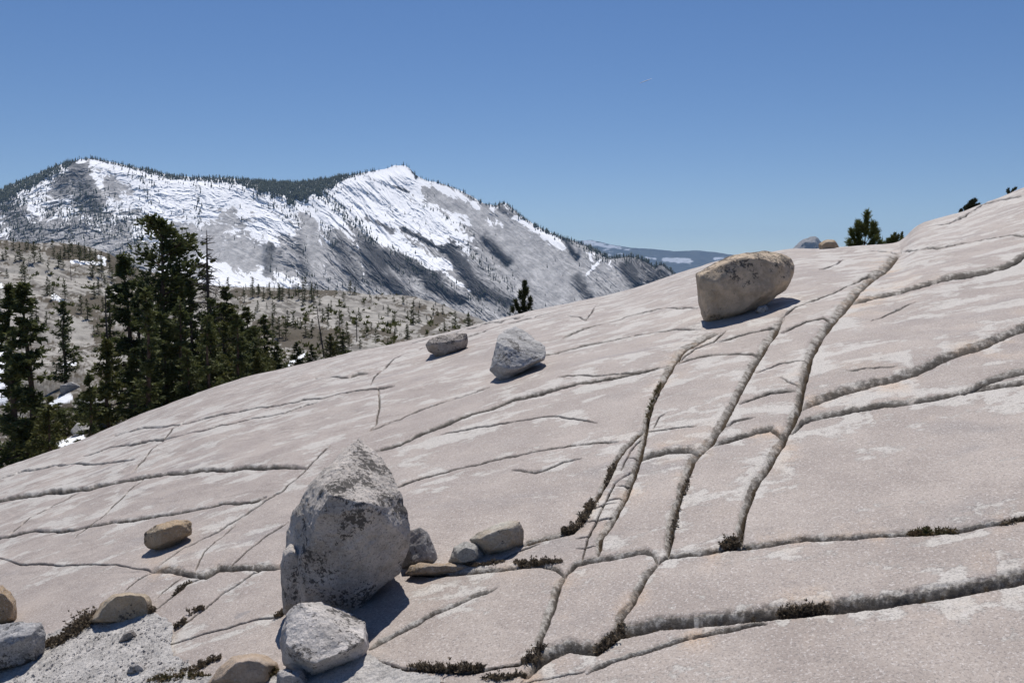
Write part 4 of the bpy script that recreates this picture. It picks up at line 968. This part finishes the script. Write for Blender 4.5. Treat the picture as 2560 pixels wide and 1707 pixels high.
# ---------------------------------------------------------------- young pines on the skyline
def young_pine(name, label, X, baseY, d, stems, needle, seed, mat, dens=1.):
    """stems: list of grid-pixel polylines from the trunk outwards"""
    rng = np.random.default_rng(seed); b = at(X, baseY, d); e = empty(name, b); tag(e, label, 'tree')
    k = d / F; wood = []; PP = []; DD = []
    for j, (pts, ws) in enumerate(stems):
        dz = 0 if j == 0 else rng.uniform(-.5, .5)
        W3 = [np.array([(px - X) * k, dz * i / max(1, len(pts) - 1) * .6, (baseY - py) * k]) for i, (px, py) in enumerate(pts)]
        wood.append(tube(W3, list(np.linspace(.030 if j == 0 else .016, .008, len(W3))), 6))
        for i in range(len(W3) - 1):
            L = np.linalg.norm(W3[i + 1] - W3[i]); n = max(2, int(L / (.035 / dens)))
            for t in np.linspace(0, 1, n):
                s_ = (i + t) / (len(W3) - 1)
                if s_ < ws: continue
                dr = (W3[i + 1] - W3[i]) / (L + 1e-6)
                for _ in range(2): PP.append(W3[i] + (W3[i + 1] - W3[i]) * t + rng.normal(0, .025, 3)); DD.append(dr)
    v, f = join(wood); mesh_obj('trunk', v, f, M_bark, e, True)
    V, Fq = needle_cards(np.array(PP), np.array(DD), 13, needle, .017, rng, .95, 1)
    mesh_obj('crown', V, Fq.tolist(), mat, e)
P1 = [([(1985,575),(1986,540),(1987,515),(1988,491)], .3), ([(1985,566),(1974,550),(1968,530),(1968,512)], .3), ([(1985,568),(1966,558),(1958,545),(1955,532)], .4), ([(1985,568),(1960,563),(1950,560),(1948,555)], .5), ([(1986,560),(1998,545),(2004,530),(2007,514)], .3), ([(1986,566),(2008,556),(2014,545),(2016,530)], .4),
      ([(1986,570),(2012,565),(2022,560),(2026,556)], .5), ([(1985,568),(1975,563),(1962,566)], .4), ([(1986,560),(1996,560),(2003,548)], .3), ([(1986,540),(1978,528),(1976,519)], .3), ([(1986,556),(2000,566),(2012,568)], .3), ([(1985,556),(1980,560),(1972,556)], .3)]
young_pine('pine_tree', 'young pine with upright bottlebrush branches on the right skyline', 1985, 582, YS * 1.12, P1, .19, 1, M_pine, 1.2)
P1 += [([(1985,572),(1970,556),(1964,540),(1962,526)], .35), ([(1985,572),(2000,552),(2010,536),(2012,520)], .35), ([(1986,572),(2004,560),(2020,548),(2022,540)], .4), ([(1985,560),(1979,545),(1979,528)], .3), ([(1986,560),(1992,542),(1995,524)], .3), ([(1985,574),(1958,566),(1944,560)], .5), ([(1986,574),(2015,570),(2030,566)], .4), ([(1985,572),(1972,562),(1966,552)], .3), ([(1986,572),(1996,562),(2004,556)], .2)]
P2 = [([(1200,745),(1202,700),(1204,670),(1205,648)], .25), ([(1201,735),(1190,715),(1186,700),(1185,690)], .35), ([(1201,738),(1212,712),(1217,698),(1218,684)], .35), ([(1201,735),(1182,722),(1177,712),(1176,704)], .5), ([(1203,690),(1209,676),(1211,664)], .4), ([(1202,700),(1196,684),(1195,672)], .4), ([(1201,730),(1206,716),(1208,706)], .3), ([(1201,735),(1196,722),(1193,712)], .3), ([(1201,738),(1216,722),(1222,714)], .4)]
young_pine('pine_tree', 'dark young pine standing behind the slab edge above the grey speckled boulder', 1200, 752, YS * 1.12, P2, .14, 2, mat_plain('dark_pine_needles', (.02, .032, .012), (.06, .07, .025), 3, .7, trans=.15))
P3 = [([(2052,568),(2053,545),(2054,538)], .2), ([(2052,566),(2044,555),(2042,549)], .2), ([(2052,566),(2036,562),(2030,558)], .3), ([(2053,560),(2059,549),(2061,543)], .2), ([(2052,564),(2048,548),(2049,543)], .2), ([(2052,566),(2040,558),(2036,553)], .2), ([(2052,566),(2062,558),(2064,552)], .2)]
young_pine('shrubby_pine', 'small dark bushy conifer right of the young pine on the right skyline', 2052, 572, YS * 1.15, P3, .10, 3, M_fol, 1.3)
P4 = [([(2069,572),(2070,548),(2070,536)], .2), ([(2070,566),(2075,558),(2077,556)], .2), ([(2070,566),(2064,558),(2063,555)], .2), ([(2070,556),(2074,550)], .2), ([(2070,556),(2067,550)], .2)]
young_pine('small_conifer', 'tiny pointed conifer right beside the small dark bushy conifer on the skyline', 2070, 574, YS * 1.15, P4, .07, 4, M_fol, 1.2)
P5 = [([(2208,497),(2222,480),(2238,462)], .2), ([(2214,488),(2226,476),(2244,470)], .2), ([(2212,490),(2214,476),(2226,462)], .2), ([(2209,494),(2224,487),(2238,478)], .2), ([(2220,480),(2222,470),(2232,460)], .2), ([(2210,492),(2206,488),(2212,482)], .2)]
young_pine('leaning_pine', 'windswept small pine leaning right on the upper right skyline', 2208, 500, YS * 1.10, P5, .08, 5, M_folf, 1.2)
P6 = [([(2322,452),(2326,438),(2330,433)], .1), ([(2322,450),(2318,440),(2322,435)], .1)]
young_pine('tiny_conifer', 'tiny conifer tip near the right end of the skyline', 2322, 454, YS * 1.1, P6, .07, 6, M_folf, 1.2)

# ---------------------------------------------------------------- heath in joints and hollows
def heath(name, label, pts, dens, hgt, mat, seed, cat='shrub', group=None, wpx=8, leaf=1., lift=0.):
    """tufts of leafy twigs rooted along a polyline of grid pixels; origin at the first root"""
    rng = np.random.default_rng(seed); P = np.array(pts, float); L = np.hypot(*(P[1:] - P[:-1]).T); cum = np.concatenate([[0], np.cumsum(L)]); n = int(cum[-1] * dens * .38); hgt *= .64; wpx *= .72
    o3 = on_slab(*pts[0]); stems = []; LP = []; LD = []
    for i in range(max(6, n)):
        t = rng.uniform(0, cum[-1]); k = min(len(L) - 1, np.searchsorted(cum, t) - 1 if t > 0 else 0); k = max(k, 0); q = P[k] + (P[k + 1] - P[k]) * (t - cum[k]) / L[k]
        edge = min(1, .45 + 2.2 * min(t, cum[-1] - t) / cum[-1]); q = q + rng.normal(0, wpx * .5, 2) * edge * np.array([1, .6])
        p = on_slab(q[0], q[1]) - o3; p = np.array(p); p[2] += lift * rng.random(); h = hgt * rng.uniform(.25, 1.0) * edge * (.45 + .9 * abs(math.sin(t * .11 + seed)))
        dr = np.array([rng.normal(0, .5), rng.normal(0, .4), 1]); dr /= np.linalg.norm(dr); tip = p + dr * h
        stems.append(tube([p - np.array([0, 0, .03]), p + dr * h * .5 + rng.normal(0, .006, 3), tip], [.0028, .0022, .001], 3))
        for s_ in np.linspace(.25, 1, 5): LP.append(p + dr * h * s_ + rng.normal(0, .010, 3)); LD.append(dr)
    v, f = join(stems); V, Fq = needle_cards(np.array(LP), np.array(LD), 5, .018 * leaf, .0045 * leaf, rng, 1.0, 1)
    e = empty(name, o3); tag(e, label, cat, group); mesh_obj('twigs', v, f, M_bark, e); mesh_obj('leaves', V, Fq.tolist(), mat, e)
heath('heath_shrub', 'largest dark heath shrub spilling down beside the tan topped rock', [(105,1490),(140,1484),(170,1460),(205,1436),(250,1424),(300,1414),(350,1412)], 6.0, .15, M_heath, 1, wpx=20, leaf=1.1, lift=.05)
heath('heath_shrub', 'greenish heath shrub at the bottom edge left of the smooth tan rock', [(345,1570),(400,1562),(450,1562),(480,1556)], 3.0, .09, M_heathg, 2, wpx=16)
heath('heath_shrub', 'tall green and brown heath shrub right of the smooth tan rock at the bottom edge', [(500,1572),(545,1566),(590,1560),(632,1552)], 4.5, .15, M_heathg, 3, wpx=22, leaf=1.2)
heath('heath_shrub', 'brown heath strip behind the smooth tan rock', [(425,1545),(455,1536),(480,1522),(510,1512)], 2.0, .06, M_heath, 4, wpx=8)
heath('heath_shrub', 'little heath tuft on the gravel edge right of the wedge stone', [(400,1440),(414,1434),(424,1426)], 2.0, .045, M_heath, 5, wpx=5)
heath('heath_shrub', 'small heath strip in the joint left of the largest pointed boulder', [(402,1366),(420,1350),(436,1340)], 1.8, .05, M_heath, 6, wpx=6)
heath('heath_shrub', 'sparse heath sprig strip on the slab above the gravel', [(434,1412),(450,1402),(470,1394)], 1.4, .04, M_heath, 7, wpx=5)
heath('heath_shrub', 'small dark heath tuft touching the left foot of the largest pointed boulder', [(636,1416),(648,1410),(654,1404)], 2.5, .05, M_heath, 8, wpx=5)
heath('heath_shrub', 'long brown heath strip along the joint right of the white rock at the bottom', [(936,1534),(965,1536),(1000,1542),(1045,1544),(1110,1538)], 2.2, .075, M_heath, 9, wpx=9)
heath('heath_shrub', 'heath strip at the bottom edge under the small block', [(1115,1560),(1160,1562),(1205,1556)], 1.6, .05, M_heath, 10, wpx=9)
heath('heath_shrub', 'dark heath clump at the lower end of the vertical joint near the bottom centre', [(1200,1528),(1225,1518),(1240,1500),(1246,1488)], 3.5, .075, M_heath, 11, wpx=14)
heath('heath_shrub', 'heath in the bottom of the big joint below the middle block', [(1372,1496),(1396,1478),(1420,1458),(1428,1440)], 2.2, .06, M_heath, 12, wpx=9)
heath('heath_shrub', 'brown heath mat right of the oblong stained rock', [(1185,1296),(1215,1298),(1250,1296),(1290,1296)], 2.8, .06, M_heath, 13, wpx=9)
heath('heath_shrub', 'dark heath filling the corner where the long mossy joint starts', [(1290,1222),(1318,1218),(1334,1200),(1350,1178),(1362,1150)], 3.0, .075, M_heath, 14, wpx=12)
heath('heath_shrub', 'round dark tuft in the joint at the foot of the right hand long joint', [(1664,1258),(1678,1252),(1692,1258)], 9.0, .09, M_heath, 15, wpx=14)
heath('heath_shrub', 'small leafy tuft in the right hand joint near the right edge', [(2092,1232),(2120,1226),(2140,1230)], 2.6, .06, M_heathg, 16, wpx=7)
heath('heath_shrub', 'little leafy sprigs right of the small leafy tuft in the same joint', [(2150,1226),(2176,1226),(2192,1228)], 1.6, .05, M_heathg, 17, wpx=6)
heath('heath_shrub', 'dark heath strip in the joint at the right edge of the photo', [(2300,1212),(2330,1204),(2362,1196)], 1.8, .04, M_heath, 18, wpx=5)
heath('heath_shrub', 'dry brown plants in the big lower joint right of centre', [(1790,1412),(1830,1404),(1870,1402),(1900,1400)], 1.6, .06, M_heath, 19, wpx=8)
heath('heath_shrub', 'thin dark heath along the mossy joint above the corner clump', [(1392,1110),(1402,1085),(1410,1068)], 1.6, .05, M_heath, 20, wpx=5)
heath('heath_shrub', 'brown moss and heath in the upper part of the mossy joint', [(1488,960),(1500,915),(1518,880)], 1.2, .05, M_heathg, 21, wpx=5)
heath('heath_shrub', 'tiny heath tuft between the oblong stained rock and the shaded upright rock', [(1058,1300),(1085,1302),(1120,1298),(1160,1292)], 1.4, .035, M_heath, 22, wpx=6)
heath('heath_shrub', 'sparse heath in the long middle joint between two vertical blocks', [(1545,1240),(1552,1200),(1565,1150),(1585,1090)], .5, .035, M_heath, 23, wpx=3)

# loose grit on the gravel
def build_grit():
    rng = np.random.default_rng(4); V = []; Fq = []; n = 2600
    for i in range(n):
        X = rng.uniform(-20, 470); Y = rng.uniform(1425, 1600)
        if not in_poly(np.array([X]), np.array([Y]), GRAVEL)[0]: continue
        p = np.array(on_slab(X, Y)); p[2] += .038; s_ = .004 + .014 * rng.random() ** 5
        c = rng.normal(0, 1, (6, 3)); c /= np.linalg.norm(c, axis=1)[:, None]
        b = np.array([(1, 0, 0), (-1, 0, 0), (0, 1, 0), (0, -1, 0), (0, 0, .7), (0, 0, -.7)], float) + c * .35; o = len(V); V.extend((p + b * s_).tolist())
        for a, q, r_ in ((0, 2, 4), (2, 1, 4), (1, 3, 4), (3, 0, 4), (2, 0, 5), (1, 2, 5), (3, 1, 5), (0, 3, 5)): Fq.append((o + a, o + q, o + r_))
    tag(mesh_obj('grit', V, Fq, RK_B), 'loose coarse granite crumbs scattered over the gravel', 'grit', None, 'stuff')
build_grit()

# ---------------------------------------------------------------- vapour trail, haze
a = at(1470, 191, 40000); b = at(1497, 181, 40600)
v, f = tube([(0, 0, 0), tuple((b - a) * .5), tuple(b - a)], [10, 16, 5], 8)
tag(mesh_obj('vapour_trail', v, f, mat_plain('vapour', (.8, .82, .85), (.9, .9, .92), .01), None, True, loc=a), 'short thin white vapour trail high in the blue sky', 'vapour trail')
def box(name, lo, hi):
    V = [(x, y, z) for x in (lo[0], hi[0]) for y in (lo[1], hi[1]) for z in (lo[2], hi[2])]
    Fq = [(0, 1, 3, 2), (4, 6, 7, 5), (0, 4, 5, 1), (2, 3, 7, 6), (0, 2, 6, 4), (1, 5, 7, 3)]
    m = bpy.data.materials.new('haze_air'); m.use_nodes = True; t = m.node_tree; t.nodes.clear(); out = t.nodes.new('ShaderNodeOutputMaterial'); pv = t.nodes.new('ShaderNodeVolumePrincipled')
    pv.inputs['Color'].default_value = (.42, .66, 1, 1); pv.inputs['Density'].default_value = HAZE; t.links.new(pv.outputs[0], out.inputs['Volume'])
    o = mesh_obj(name, V, Fq, m); tag(o, 'thin blue air between the slab and the far mountains', 'haze', None, 'stuff'); return o
HAZE = 1.7e-5
zs = [o for o in bpy.data.objects if o.type == 'MESH' and o.name.startswith(('mountain', 'far_hills', 'valley', 'granite_slab', 'forest', 'rock_dome'))]
dg = bpy.context.evaluated_depsgraph_get()
lo = min((o.matrix_world @ Vector(c)).z for o in zs for c in o.bound_box) - 1; hi = max((o.matrix_world @ Vector(c)).z for o in zs for c in o.bound_box) + 5
if HAZE: box('haze', (-16000, -3000, lo), (17000, 27000, hi))
